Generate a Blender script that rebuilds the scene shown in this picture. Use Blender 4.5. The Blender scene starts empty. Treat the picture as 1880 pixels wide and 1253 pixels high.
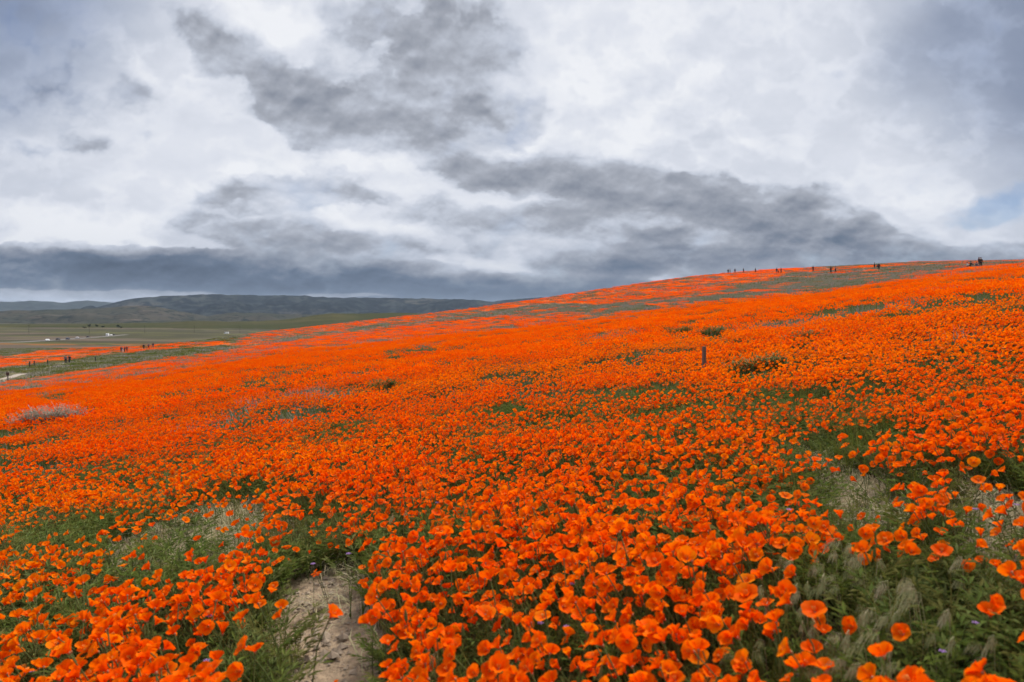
import bpy, math, random
import numpy as np
from mathutils import Vector, Matrix, Euler

S = bpy.context.scene
C = S.collection
rad = math.radians
H = 1.0                      # eye height over the ground at the photographer's feet
F = 1253.0                   # focal length in pixels of the 1880 x 1253 photograph (24 mm)
PITCH = math.atan2(46.5, F)
EXPO = 0.64
HAZE = 3.0e-5                # air, per metre

# ------------------------------------------------------------------ camera
cam_d = bpy.data.cameras.new('camera')
cam = bpy.data.objects.new('camera', cam_d); C.objects.link(cam)
cam.location = (0, 0, H); cam.rotation_euler = (rad(90) - PITCH, 0, 0)
cam_d.sensor_width = 36; cam_d.lens = 24
cam_d.clip_start = 0.02; cam_d.clip_end = 40000
cam_d.dof.use_dof = True; cam_d.dof.focus_distance = 10.0; cam_d.dof.aperture_fstop = 4.2
S.camera = cam
S.view_settings.view_transform = 'Standard'; S.view_settings.look = 'None'
S.view_settings.exposure = EXPO; S.view_settings.gamma = 1.0
S.view_settings.use_curve_mapping = False
S.cycles.max_bounces = 6; S.cycles.diffuse_bounces = 3; S.cycles.transmission_bounces = 4
S.cycles.volume_bounces = 0; S.cycles.transparent_max_bounces = 6

# ------------------------------------------------------------------ sun
SUN_EL, SUN_AZ = 52.0, 35.0  # azimuth measured from +Y (view direction) towards +X
sd = bpy.data.lights.new('sun', 'SUN'); sd.energy = 3.1; sd.angle = rad(12); sd.color = (1, .96, .9)
sun = bpy.data.objects.new('sun', sd); C.objects.link(sun)
sv = Vector((math.sin(rad(SUN_AZ)) * math.cos(rad(SUN_EL)), math.cos(rad(SUN_AZ)) * math.cos(rad(SUN_EL)), math.sin(rad(SUN_EL))))
sun.rotation_euler = sv.to_track_quat('Z', 'Y').to_euler(); sun.location = (0, -5, 30)

# ------------------------------------------------------------------ sky: clouds over a Nishita sky
class T:
    """small wrapper that writes shader node trees"""
    def __init__(s, tree):
        s.t = tree; tree.nodes.clear()
    def n(s, kind, **kw):
        nd = s.t.nodes.new(kind)
        for k, v in kw.items(): setattr(nd, k, v)
        return nd
    def link(s, a, b): s.t.links.new(a, b)
    def put(s, sock, v):
        if hasattr(v, 'is_linked') or isinstance(v, bpy.types.NodeSocket): s.link(v, sock)
        else: sock.default_value = v
    def m(s, op, a, b=None, c=None, clamp=False):
        nd = s.n('ShaderNodeMath', operation=op, use_clamp=clamp)
        for i, v in enumerate((a, b, c)):
            if v is not None: s.put(nd.inputs[i], v)
        return nd.outputs[0]
    def vm(s, op, a, b=None, out=0):
        nd = s.n('ShaderNodeVectorMath', operation=op)
        s.put(nd.inputs[0], a)
        if b is not None: s.put(nd.inputs[3 if op == 'SCALE' else 1], b)
        return nd.outputs[out]
    def dot(s, a, b): return s.vm('DOT_PRODUCT', a, b, 1)
    def comb(s, x, y, z=0.0):
        nd = s.n('ShaderNodeCombineXYZ')
        for i, v in enumerate((x, y, z)): s.put(nd.inputs[i], v)
        return nd.outputs[0]
    def noise(s, vec, scale, detail=4.0, rough=0.5, dist=0.0, color=False, w=None):
        nd = s.n('ShaderNodeTexNoise')
        if w is not None:
            nd.noise_dimensions = '4D'; nd.inputs['W'].default_value = w
        if vec is not None: s.link(vec, nd.inputs['Vector'])
        nd.inputs['Scale'].default_value = scale; nd.inputs['Detail'].default_value = detail
        nd.inputs['Roughness'].default_value = rough; nd.inputs['Distortion'].default_value = dist
        return nd.outputs['Color' if color else 0]
    def smooth(s, v, a, b, lo=0.0, hi=1.0):
        nd = s.n('ShaderNodeMapRange', interpolation_type='SMOOTHSTEP')
        s.put(nd.inputs[0], v)
        for i, x in enumerate((a, b, lo, hi)): nd.inputs[i + 1].default_value = x
        return nd.outputs[0]
    def lin(s, v, a, b, lo=0.0, hi=1.0):
        nd = s.n('ShaderNodeMapRange'); s.put(nd.inputs[0], v)
        for i, x in enumerate((a, b, lo, hi)): nd.inputs[i + 1].default_value = x
        return nd.outputs[0]
    def mix(s, f, a, b):
        nd = s.n('ShaderNodeMix', data_type='RGBA')
        s.put(nd.inputs[0], f)
        for i, v in ((6, a), (7, b)):
            s.put(nd.inputs[i], (*v, 1) if isinstance(v, tuple) and len(v) == 3 else v)
        return nd.outputs[2]
    def ramp(s, v, stops):
        nd = s.n('ShaderNodeValToRGB'); s.put(nd.inputs[0], v)
        e = nd.color_ramp.elements
        while len(e) < len(stops): e.new(0.5)
        while len(e) > len(stops): e.remove(e[-1])
        for i, (p, c) in enumerate(stops): e[i].position = p; e[i].color = (*c, 1)
        return nd.outputs[0]
    def blob(s, P, cx, cy, rx, ry, deg=0.0):
        mp = s.n('ShaderNodeMapping', vector_type='TEXTURE')
        s.link(P, mp.inputs['Vector'])
        mp.inputs['Location'].default_value = (cx, cy, 0); mp.inputs['Rotation'].default_value = (0, 0, rad(deg))
        mp.inputs['Scale'].default_value = (rx, ry, 1)
        g = s.n('ShaderNodeTexGradient', gradient_type='SPHERICAL'); s.link(mp.outputs[0], g.inputs[0])
        return g.outputs['Fac']
    def blobs(s, P, rows, start=0.0):
        acc = start
        for (cx, cy, rx, ry, deg, amp) in rows:
            acc = s.m('MULTIPLY_ADD', s.blob(P, cx, cy, rx, ry, deg), amp, acc)
        return acc

def srgb(r, g, b):
    f = lambda c: (c / 255 / 12.92) if c <= 10 else ((c / 255 + .055) / 1.055) ** 2.4
    return (f(r), f(g), f(b))

W = bpy.data.worlds.new('World'); S.world = W; W.use_nodes = True
W.cycles.sampling_method = 'MANUAL'; W.cycles.sample_map_resolution = 256
t = T(W.node_tree)
SKY_STRENGTH = 0.1
d = t.n('ShaderNodeTexCoord').outputs['Generated']
fw = t.m('MAXIMUM', t.m('ABSOLUTE', t.dot(d, (0, math.cos(PITCH), -math.sin(PITCH)))), 0.16)
X = t.m('MULTIPLY_ADD', t.m('DIVIDE', t.dot(d, (1, 0, 0)), fw), 1.253, 0.940)
Y = t.m('MULTIPLY_ADD', t.m('DIVIDE', t.dot(d, (0, math.sin(PITCH), math.cos(PITCH))), fw), -1.253, 0.6265)
P0 = t.comb(X, Y)
Q = t.comb(X, t.m('MULTIPLY', Y, t.m('MULTIPLY_ADD', Y, .95, 1.0)))   # clouds flatten towards the horizon
# domain warp: big lazy folds plus finer billows
w1 = t.vm('SUBTRACT', t.noise(Q, 4.2, 3, .5, color=True), (.5, .5, .5))
w2 = t.vm('SUBTRACT', t.noise(Q, 14.0, 5, .58, color=True, w=3.1), (.5, .5, .5))
calm = t.smooth(Y, .36, .53, 1.0, .30)                 # flat cloud bases far off: less folding towards the horizon
wy = t.comb(1.0, calm)
P = t.vm('ADD', P0, t.vm('MULTIPLY', t.vm('MULTIPLY', w1, (.075, .065, 0)), wy))
P = t.vm('ADD', P, t.vm('MULTIPLY', t.vm('MULTIPLY', w2, (.060, .060, 0)), wy))
DARK = [   # columns: centre, half sizes, turn, strength
    # long slate bank over the valley
    (-.02, .503, .62, .060, 1, 1.0), (.33, .508, .58, .056, 1, .95), (.66, .526, .50, .052, 2, 1.0), (.95, .540, .44, .040, 1, 1.1), (1.15, .548, .3, .035, 0, .7), (.15, .478, .5, .03, 1, .5),
    # grey mass from the top centre towards the middle
    (.37, .03, .17, .09, 45, .14), (.43, .11, .20, .070, 32, .22), (.56, .165, .26, .10, 25, .22), (.66, .232, .22, .060, 6, .36), (.73, .20, .26, .12, 8, .20),
    (.87, .13, .17, .19, -15, .32), (.80, .06, .26, .16, 0, .18), (.90, .215, .15, .060, 0, .22), (.66, .04, .24, .12, 10, .14), (.49, .215, .12, .05, 15, .14), (1.0, .19, .14, .10, 0, .10),
    # second puff
    (.84, .292, .14, .055, 30, 0.22), (.94, .325, .24, .046, 8, 0.37), (1.04, .312, .12, .055, 0, 0.24), (.98, .28, .18, .07, 5, 0.09),
    # big bank on the right, running down to the hill
    (1.20, .372, .22, .085, 5, 0.33), (1.33, .40, .34, .11, 10, 0.29), (1.46, .405, .20, .10, 20, 0.29), (1.58, .445, .24, .075, 12, 0.37), (1.66, .462, .15, .042, 12, 0.31),
    (1.22, .455, .48, .08, 2, 0.24), (1.0, .40, .32, .075, 6, 0.22), (.93, .435, .22, .06, 0, 0.11), (1.44, .478, .42, .055, 2, 0.42), (1.22, .335, .20, .08, 20, 0.13), (1.07, .365, .12, .05, 0, 0.11),
    # small ones
    (1.07, .484, .12, .045, 4, 0.53), (1.15, .491, .075, .034, 0, 0.48),
    (.455, .357, .12, .048, 0, 0.40), (.63, .338, .12, .042, 8, 0.37), (.585, .285, .06, .036, 20, 0.24), (.155, .275, .065, .036, 0, 0.21),
    (.60, .425, .35, .07, 4, 0.21), (.66, .470, .30, .055, 6, 0.24), (.40, .435, .22, .055, 0, 0.13), (.78, .385, .22, .042, 10, 0.16), (.06, .18, .30, .16, 0, 0.10), (.25, .16, .22, .05, 28, 0.11),
    (.13, .447, .085, .032, 0, 0.24), (.05, .452, .07, .028, 0, 0.20), (.25, .449, .05, .02, 0, 0.16),
    (1.82, .468, .2, .028, -4, 0.24), (1.86, .485, .16, .016, 0, 0.20),
]
SIDE = [(-.10, -.12, .52, .40, 14, 1.25), (-.20, .22, .50, .40, 0, .35), (2.06, -.14, .62, .50, -20, 1.0), (2.06, .20, .50, .36, 0, .6), (1.62, .16, .30, .12, -25, .10), (1.74, .03, .22, .08, -30, .12)]
BRIGHT = [
    (.10, .405, .28, .050, 4, .26), (.20, .445, .17, .036, 8, .42), (.06, .445, .13, .03, 0, .34), (.92, .262, .10, .036, 10, .36), (.60, .305, .09, .04, 0, .24), (.45, .322, .10, .034, 10, .24),
    (.50, .045, .12, .06, 20, .32), (1.0, .452, .16, .034, 3, .40), (.84, .487, .26, .028, 4, .22), (.16, .5425, .30, .010, 0, 1.2), (.03, .541, .26, .012, 0, .9), (.62, .5455, .10, .005, 0, .8),
    (1.1, .16, .34, .24, 0, .12), (.74, .275, .12, .05, 10, .2), (1.32, .445, .09, .025, 10, .24), (1.12, .425, .06, .02, 0, .2), (1.25, .25, .3, .1, 10, .08), (1.55, .40, .05, .03, 20, .14), (1.42, .385, .06, .03, 10, .16), (1.20, .41, .09, .02, 6, .2), (1.48, .455, .10, .018, 4, .16),
    (.95, .17, .07, .06, 0, .2), (.22, .09, .2, .05, 32, .16), (.76, .415, .18, .03, 5, .18), (.56, .378, .16, .035, 5, .2), (1.72, .36, .12, .04, 0, .1), (.62, .12, .07, .05, 20, .14), (.80, .18, .05, .05, 0, .1),
]
BLUE = [(.02, .02, .30, .10, 12, .5), (1.835, .372, .12, .036, -22, 1.9), (1.80, .408, .07, .018, -10, 1.0), (1.87, .40, .05, .03, 0, .8), (.09, .337, .14, .024, -4, .4), (.97, .09, .09, .06, 0, .26), (1.65, .18, .3, .1, -20, .2), (1.3, .2, .06, .05, 0, .1)]
fb0 = t.noise(Q, 3.1, 3, .5, .2, w=7.7)
fb = t.noise(Q, 5.6, 8, .52, .12, w=1.7)
fb2 = t.noise(Q, 17.0, 6, .50, .12, w=5.2)
det = t.m('ADD', t.m('MULTIPLY', t.m('SUBTRACT', fb, .5), .62), t.m('MULTIPLY', t.m('SUBTRACT', fb2, .5), .20))
det = t.m('ADD', det, t.m('MULTIPLY', t.m('SUBTRACT', fb0, .5), .4))
vo = t.n('ShaderNodeTexVoronoi', voronoi_dimensions='2D', feature='F1')   # cauliflower heads
t.link(t.vm('ADD', Q, t.vm('MULTIPLY', w2, (.10, .10, 0))), vo.inputs['Vector'])
vo.inputs['Scale'].default_value = 8.5; vo.inputs['Detail'].default_value = 2.5; vo.inputs['Roughness'].default_value = .5; vo.inputs['Lacunarity'].default_value = 2.3
lump = t.m('SUBTRACT', .42, vo.outputs['Distance'])
det = t.m('SUBTRACT', det, t.m('MULTIPLY', lump, .34))
dk = t.blobs(P, DARK)
br = t.blobs(P, BRIGHT)
# relief: the same billows sampled a little higher in the sky, so tops catch light and undersides stay grey
up = t.vm('ADD', Q, (-.006, -.030, 0))
fbu = t.noise(up, 5.6, 8, .52, .12, w=1.7)
fb2u = t.noise(t.vm('ADD', Q, (-.002, -.011, 0)), 17.0, 6, .50, .12, w=5.2)
relief = t.m('ADD', t.m('SUBTRACT', fbu, fb), t.m('MULTIPLY', t.m('SUBTRACT', fb2u, fb2), .42))
pres = t.smooth(t.m('ADD', dk, t.m('MULTIPLY', det, .60)), .05, .31)
depth = t.m('MAXIMUM', t.m('ADD', dk, t.m('MULTIPLY', det, .62)), 0.0)
depth = t.m('DIVIDE', depth, t.m('ADD', depth, .75))
inner = t.m('ADD', t.m('MULTIPLY_ADD', depth, .56, .012), t.m('MULTIPLY', relief, .50))
shade = t.m('MULTIPLY', pres, inner)
rim = t.m('MULTIPLY', pres, t.m('SUBTRACT', 1.0, pres))          # sunlit shreds along the cloud edges
val = t.m('MULTIPLY_ADD', rim, .20, t.m('SUBTRACT', .850, shade))
val = t.m('SUBTRACT', val, t.m('MULTIPLY', t.m('ADD', relief, t.m('MULTIPLY', det, -.6)), .12))
val = t.m('ADD', val, t.m('MULTIPLY', t.smooth(t.m('ADD', br, t.m('MULTIPLY', det, .60)), .02, .34), .17))
# light comes down through the thin veil in the middle; corners and sides darkened, part cloud, part painted lens vignette; cover thickens to the ground
veil = t.noise(t.comb(X, t.m('MULTIPLY', Y, 2.6)), 2.6, 6, .55, .3, w=9.0)
val = t.m('ADD', val, t.m('MULTIPLY', t.m('SUBTRACT', veil, .52), .17))
side = t.m('MINIMUM', t.m('MAXIMUM', t.m('ADD', t.blobs(P, SIDE), t.m('MULTIPLY', det, .16)), 0.0), 1.0)
val = t.m('SUBTRACT', val, t.m('MULTIPLY', t.m('MULTIPLY', side, 1.0), .25))
val = t.m('MULTIPLY_ADD', t.m('SUBTRACT', val, .66), 1.16, .650)
low = t.smooth(Y, .38, .545)
val = t.m('SUBTRACT', val, t.m('MULTIPLY', low, .075))
cloud = t.ramp(val, [(.25, srgb(58, 70, 88)), (.40, srgb(92, 106, 126)), (.52, srgb(130, 137, 151)), (.64, srgb(163, 168, 179)),
                     (.76, srgb(196, 202, 215)), (.88, srgb(222, 226, 236)), (1.0, srgb(240, 242, 247))])
# low clouds are bluer with the air between
cloud = t.mix(t.m('MULTIPLY', low, .40), cloud, t.mix(.5, cloud, srgb(96, 116, 148)))
gapn = t.lin(veil, .36, .62, .12, 1.0)
cloud = t.mix(t.m('MULTIPLY', t.smooth(side, .0, .8), .75), cloud, t.mix(.6, cloud, srgb(104, 128, 168)))
cloud10 = t.vm('SCALE', cloud, 2 ** -EXPO / SKY_STRENGTH)
nish = t.n('ShaderNodeTexSky', sky_type='NISHITA', sun_disc=False)
nish.sun_elevation = rad(SUN_EL); nish.sun_rotation = rad(SUN_AZ)
nish.air_density = 1.2; nish.dust_density = .3; nish.altitude = 900
bl = t.blobs(P, BLUE)
gap = t.smooth(t.m('ADD', bl, t.m('MULTIPLY', det, 1.9)), .25, 1.5, 0, .85)
skyc = t.mix(t.m('MULTIPLY', gap, gapn, clamp=True), cloud10, t.vm('MULTIPLY', nish.outputs[0], (.25, .31, .43)))
bg = t.n('ShaderNodeBackground'); t.link(skyc, bg.inputs[0]); bg.inputs[1].default_value = SKY_STRENGTH
out = t.n('ShaderNodeOutputWorld'); t.link(bg.outputs[0], out.inputs[0])

# ------------------------------------------------------------------ helpers
rng = np.random.default_rng(11)
R_ = random.Random(5)

def lattice(ix, iy, seed):
    h = (ix.astype(np.int64) * 374761393 + iy.astype(np.int64) * 668265263 + seed * 974711) & 0xffffffff
    h = ((h ^ (h >> 13)) * 1274126177) & 0xffffffff
    return ((h ^ (h >> 16)) & 0xffff) / 65535.0
def vnoise(x, y, seed=0):
    x = np.asarray(x, float); y = np.asarray(y, float)
    ix = np.floor(x); iy = np.floor(y); fx = x - ix; fy = y - iy
    fx = fx * fx * (3 - 2 * fx); fy = fy * fy * (3 - 2 * fy)
    a = lattice(ix, iy, seed); b = lattice(ix + 1, iy, seed); c = lattice(ix, iy + 1, seed); e = lattice(ix + 1, iy + 1, seed)
    return (a + (b - a) * fx) * (1 - fy) + (c + (e - c) * fx) * fy
def fbm(x, y, seed=0, oct=4):
    v = 0; a = .5; tot = 0
    for k in range(oct):
        v = v + a * vnoise(x * 2 ** k + 17.3 * k, y * 2 ** k - 9.1 * k, seed + k); tot += a; a *= .5
    return v / tot
def sstep(v, a, b):
    t_ = np.clip((v - a) / (b - a), 0, 1); return t_ * t_ * (3 - 2 * t_)

cp, sp = math.cos(PITCH), math.sin(PITCH)
def ray(px, row):
    a = (np.asarray(px, float) - 940) / F; b = (626.5 - np.asarray(row, float)) / F
    return a, cp + b * sp, b * cp - sp
def slope_at(px, row):
    x, y, z = ray(px, row); return z / np.hypot(x, y)
def theta_at(px, row=560):
    x, y, z = ray(px, row); return np.degrees(np.arctan2(x, y))
def to_pix(x, y, z):
    """where a point of the place falls in the photograph (only used to find which ground the photo shows bare)"""
    f = y * cp - (z - H) * sp
    f = np.where(f > .05, f, .05)
    return 940 + F * x / f, 626.5 - F * (y * sp + (z - H) * cp) / f

# ------------------------------------------------------------------ lie of the land: height over the ground under the camera
RS = [6, 10, 25, 50, 100, 160, 250, 290, 400, 700, 1500, 4000, 13000]
VALLEY = {400: 636, 700: 621, 1500: 603, 4000: 592.5, 13000: 586}
rows = {   # photo column: photo rows of the ground at 10, 25, 50, 100, 160, 260 m, then heights
    -500: [928, 832, 800, 775, 748, 690], 0: [846, 755, 722, 703, 681, 652], 200: [818, 727, 697, 676, 664, 648], 400: [788, 692, 665, 648, 637, 627.5],
    500: [772, 680, 652, 634, 623, 612], 700: [745, 657, 629, 611, 600, 589], 940: [715, 630, 604, 583, 570, 559], 1100: [697, 610, 585, 559, 545, 532],
    1300: [672, 587, 558, 533, 519, 503], 1500: [648, 566, 538, 518, 507, 490.5], 1700: [623, 540, 512, 501, 493, 479], 1880: [600, 520, 494, 488, 484, 478.5], 2300: [552, 474, 454, 450, 456, 462]}
cols = []
def zrow(px, row, r): return H + r * float(slope_at(px, row))
for px, rr in rows.items():
    z = [zrow(px, v - (1.5 if px >= 400 and r == 250 else 0), r) for v, r in zip(rr, RS[1:7])]
    w_ = min(1.0, max(0, (px - 400) / 250)); z.append(z[5] - .4 * w_ + (1 - w_) * (-.6))
    vz = [zrow(px, VALLEY[k], k) for k in (400, 700, 1500, 4000, 13000)]
    if px >= 400:
        w_ = min(1.0, (px - 400) / 250)
        a = z[5] - 6 * w_; b = max(vz[1] - 4, a - 30)
        z += [min(a, z[5] + 0) if w_ > .05 else vz[0], b if w_ > .05 else vz[1], vz[2], vz[3], vz[4]]
    else: z += vz
    th = float(theta_at(px)); a6 = .13 * math.sin(rad(th)) - .010 * math.cos(rad(th))
    cols.append((th, [a6 * 6] + z))
far = cols[0][1][8:]
cols = [(-180, [0, 0, -1, -3, -7, -12, -18, -18.5] + far), (-110, [-.72, -1.2, -3, -6.2, -11.5, -16, -19, -19.3] + far)] + cols + \
       [(75, [.8, 1.3, 4.4, 8, 14, 19, 24, 24, 18, -4] + far[2:]), (115, [.7, 1.2, 3, 6, 11, 15, 18, 17, 10, -12] + far[2:]), (180, [0, 0, -1, -3, -7, -12, -18, -18.5] + far)]
TH = np.array([c[0] for c in cols]); ZZ = np.array([c[1] for c in cols]) / np.array(RS)
LR = np.log(np.array(RS, float))
NT, NR = 1441, 240
tg = np.linspace(-180, 180, NT); lg = np.linspace(LR[0], LR[-1], NR)
T1 = np.stack([np.interp(tg, TH, ZZ[:, j]) for j in range(len(RS))], 1)
T2 = np.stack([np.interp(lg, LR, T1[i]) for i in range(NT)], 0)
def blur(a, n, axis):
    k = np.exp(-.5 * (np.arange(-2 * n, 2 * n + 1) / n) ** 2); k /= k.sum()
    pad = [(0, 0), (0, 0)]; pad[axis] = (2 * n, 2 * n)
    p = np.pad(a, pad, mode='wrap' if axis == 0 else 'edge')
    return np.apply_along_axis(lambda v: np.convolve(v, k, 'valid'), axis, p)
T2 = blur(blur(T2, 7, 0), 2, 1)
def ground(x, y):
    x = np.asarray(x, float); y = np.asarray(y, float)
    r = np.hypot(x, y) + 1e-6; th = np.degrees(np.arctan2(x, y))
    i = np.clip((th + 180) / 360 * (NT - 1), 0, NT - 1.001); j = np.clip((np.log(r) - LR[0]) / (LR[-1] - LR[0]) * (NR - 1), 0, NR - 1.001)
    i0 = i.astype(int); j0 = j.astype(int); fi = i - i0; fj = j - j0
    c = (T2[i0, j0] * (1 - fi) + T2[i0 + 1, j0] * fi) * (1 - fj) + (T2[i0, j0 + 1] * (1 - fi) + T2[i0 + 1, j0 + 1] * fi) * fj
    plane = .13 * x - .010 * y
    z = plane + (c * r - plane) * sstep(r, 4.5, 10)
    z = z + .05 * (fbm(x / .8, y / .8, 3, 3) - .5) * sstep(r, .2, 2) + .22 * (fbm(x / 5, y / 5, 8, 3) - .5) * sstep(r, 2, 12)
    z = z + .8 * (fbm(x / 30, y / 30, 21, 3) - .5) * sstep(r, 40, 130) * (1 - sstep(r, 240, 330))
    return z
def hit(px, row):
    """the ground point the photo shows at that pixel, nearest first"""
    x, y, z = ray(px, row); n = math.hypot(x, y); x, y, z = x / n, y / n, z / n
    rr = np.exp(np.linspace(math.log(.5), math.log(12000), 6000))
    g = ground(x * rr, y * rr); a = H + z * rr - g
    k = int(np.argmax(a < 0)) if (a < 0).any() else int(np.argmin(a))
    return x * rr[k], y * rr[k], g[k]
def at_range(px, r):
    x, y, z = ray(px, 560); n = math.hypot(x, y); X_, Y_ = x / n * r, y / n * r
    return X_, Y_, float(ground(X_, Y_))

# ------------------------------------------------------------------ mesh helpers
def mesh_from(name, V, Fc, mats, mi=None, smooth=False, attrs=None):
    me = bpy.data.meshes.new(name)
    V = np.asarray(V, np.float32)
    if isinstance(Fc, np.ndarray):
        n, k = Fc.shape
        me.vertices.add(len(V)); me.vertices.foreach_set('co', V.ravel())
        me.loops.add(n * k); me.loops.foreach_set('vertex_index', Fc.astype(np.int32).ravel())
        me.polygons.add(n); me.polygons.foreach_set('loop_start', np.arange(0, n * k, k, dtype=np.int32))
        me.update(calc_edges=True)
    else:
        me.from_pydata([tuple(v) for v in V], [], [tuple(f) for f in Fc])
    for m in mats: me.materials.append(m)
    if mi is not None: me.polygons.foreach_set('material_index', np.asarray(mi, np.int32))
    if smooth: me.polygons.foreach_set('use_smooth', np.ones(len(me.polygons), bool))
    for k, (kind, arr) in (attrs or {}).items():
        a = me.attributes.new(k, kind, 'POINT')
        if kind == 'FLOAT': a.data.foreach_set('value', np.asarray(arr, np.float32))
        elif kind == 'FLOAT_COLOR': a.data.foreach_set('color', np.asarray(arr, np.float32).ravel())
        elif kind == 'FLOAT_VECTOR': a.data.foreach_set('vector', np.asarray(arr, np.float32).ravel())
        elif kind == 'INT': a.data.foreach_set('value', np.asarray(arr, np.int32))
    me.update()
    return me

class MB:
    """collects verts and faces of one mesh"""
    def __init__(s): s.v = []; s.f = []; s.mi = []; s.al = []
    def add(s, v, f, mi=0, al=None):
        o = len(s.v); s.v += [tuple(p) for p in v]; s.f += [tuple(i + o for i in q) for q in f]; s.mi += [mi] * len(f)
        s.al += list(al) if al is not None else [0.0] * len(v); return s
    def box(s, c, h, mi=0, taper=1.0):
        x, y, z = c; a, b, e = h
        v = [(x + i * a * (taper if k > 0 else 1), y + j * b * (taper if k > 0 else 1), z + k * e) for k in (-1, 1) for j in (-1, 1) for i in (-1, 1)]
        return s.add(v, [(0, 2, 3, 1), (4, 5, 7, 6), (0, 1, 5, 4), (2, 6, 7, 3), (0, 4, 6, 2), (1, 3, 7, 5)], mi)
    def tube(s, pts, rads, n=5, mi=0, cap=True, al=None):
        pts = [Vector(p) for p in pts]; v = []; f = []; a = []
        for i, p in enumerate(pts):
            d_ = (pts[min(i + 1, len(pts) - 1)] - pts[max(i - 1, 0)]).normalized()
            u = d_.orthogonal().normalized(); w = d_.cross(u)
            for k in range(n):
                q = 2 * math.pi * k / n; v.append(p + (u * math.cos(q) + w * math.sin(q)) * rads[i]); a.append(al[i] if al else 0)
        for i in range(len(pts) - 1):
            for k in range(n): f.append((i * n + k, i * n + (k + 1) % n, (i + 1) * n + (k + 1) % n, (i + 1) * n + k))
        if cap: f.append(tuple(range((len(pts) - 1) * n, len(pts) * n))); f.append(tuple(reversed(range(n))))
        return s.add(v, f, mi, a)
    def mesh(s, name, mats, smooth=False):
        return mesh_from(name, s.v, s.f, mats, s.mi, smooth, {'along': ('FLOAT', s.al)})

def tag(o, label=None, cat=None, group=None, kind=None):
    if label: o['label'] = label
    if cat: o['category'] = cat
    if group: o['group'] = group
    if kind: o['kind'] = kind
    return o
def link(name, me, parent=None, loc=None):
    o = bpy.data.objects.new(name, me); C.objects.link(o)
    if parent is not None: o.parent = parent
    if loc is not None: o.location = loc
    return o
def empty(name, loc, rz=0.0):
    o = bpy.data.objects.new(name, None); C.objects.link(o); o.empty_display_size = .1
    o.location = loc; o.rotation_euler = (0, 0, rz); return o

# ------------------------------------------------------------------ materials
def mat(name): 
    m = bpy.data.materials.new(name); m.use_nodes = True; return m, T(m.node_tree)
def finish(t, sh):
    o = t.n('ShaderNodeOutputMaterial'); t.link(sh, o.inputs[0])
def plain(name, col, rough=.8, noise_amt=.25, scale=8.0, metal=0.0):
    m, t = mat(name)
    tc = t.n('ShaderNodeTexCoord').outputs['Object']
    f = t.noise(tc, scale, 4, .6)
    c = t.mix(f, tuple(v * (1 - noise_amt) for v in col), tuple(min(1, v * (1 + noise_amt)) for v in col))
    b = t.n('ShaderNodeBsdfPrincipled'); t.link(c, b.inputs['Base Color']); b.inputs['Roughness'].default_value = rough; b.inputs['Metallic'].default_value = metal
    finish(t, b.outputs[0]); return m
def leafy(name, cols, trans=.35, along=True, rough=.7, spec=.08):
    """thin plant tissue: reflects and lets light through; shade varies from plant to plant"""
    m, t = mat(name)
    rnd = t.n('ShaderNodeObjectInfo').outputs['Random']
    al = t.n('ShaderNodeAttribute', attribute_name='along').outputs['Fac']
    n = len(cols)
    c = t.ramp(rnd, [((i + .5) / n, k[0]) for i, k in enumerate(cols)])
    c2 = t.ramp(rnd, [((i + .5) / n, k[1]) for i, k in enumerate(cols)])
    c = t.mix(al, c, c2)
    b = t.n('ShaderNodeBsdfPrincipled'); t.link(c, b.inputs['Base Color']); b.inputs['Roughness'].default_value = rough
    b.inputs['Specular IOR Level'].default_value = spec
    tr = t.n('ShaderNodeBsdfTranslucent'); t.link(c, tr.inputs[0])
    mx = t.n('ShaderNodeMixShader'); mx.inputs[0].default_value = trans
    t.link(b.outputs[0], mx.inputs[1]); t.link(tr.outputs[0], mx.inputs[2]); finish(t, mx.outputs[0]); return m

PETAL = leafy('petal', [((.80, .042, .0), (.98, .128, .001)), ((.86, .062, .0), (1.0, .180, .002)), ((.88, .084, .0), (1.0, .225, .002)), ((.80, .050, .0), (.98, .145, .001))], .44, rough=.6, spec=.03)
PETAL_GOLD = leafy('petal_golden', [((.88, .090, .0), (1.0, .240, .002)), ((.92, .115, .0), (1.0, .295, .003)), ((.86, .075, .0), (1.0, .200, .001))], .46, rough=.6, spec=.03)
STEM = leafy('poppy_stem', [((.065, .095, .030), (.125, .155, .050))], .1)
PISTIL = plain('pistil', (.75, .22, .01), .7)
CALYX = plain('receptacle', (.35, .16, .07), .6)
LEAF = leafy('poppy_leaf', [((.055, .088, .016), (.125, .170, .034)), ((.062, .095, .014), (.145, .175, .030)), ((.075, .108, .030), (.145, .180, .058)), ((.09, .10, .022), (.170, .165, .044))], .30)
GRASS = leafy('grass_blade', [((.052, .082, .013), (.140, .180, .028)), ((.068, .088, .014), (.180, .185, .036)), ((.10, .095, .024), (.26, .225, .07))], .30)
STRAW = leafy('straw', [((.30, .25, .13), (.45, .38, .23)), ((.38, .33, .19), (.54, .48, .31)), ((.27, .27, .13), (.42, .40, .21)), ((.24, .19, .12), (.36, .30, .20))], .15)
PLUME = leafy('plume_awn', [((.28, .28, .14), (.50, .48, .29)), ((.32, .28, .17), (.54, .48, .33)), ((.22, .25, .11), (.42, .43, .22))], .3)
LUPINE = leafy('lupine', [((.22, .19, .17), (.40, .34, .33)), ((.19, .18, .12), (.36, .33, .26)), ((.16, .17, .08), (.30, .29, .17))], .15)
LILAC = leafy('lilac_petal', [((.30, .16, .42), (.45, .28, .60))], .3)

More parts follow.
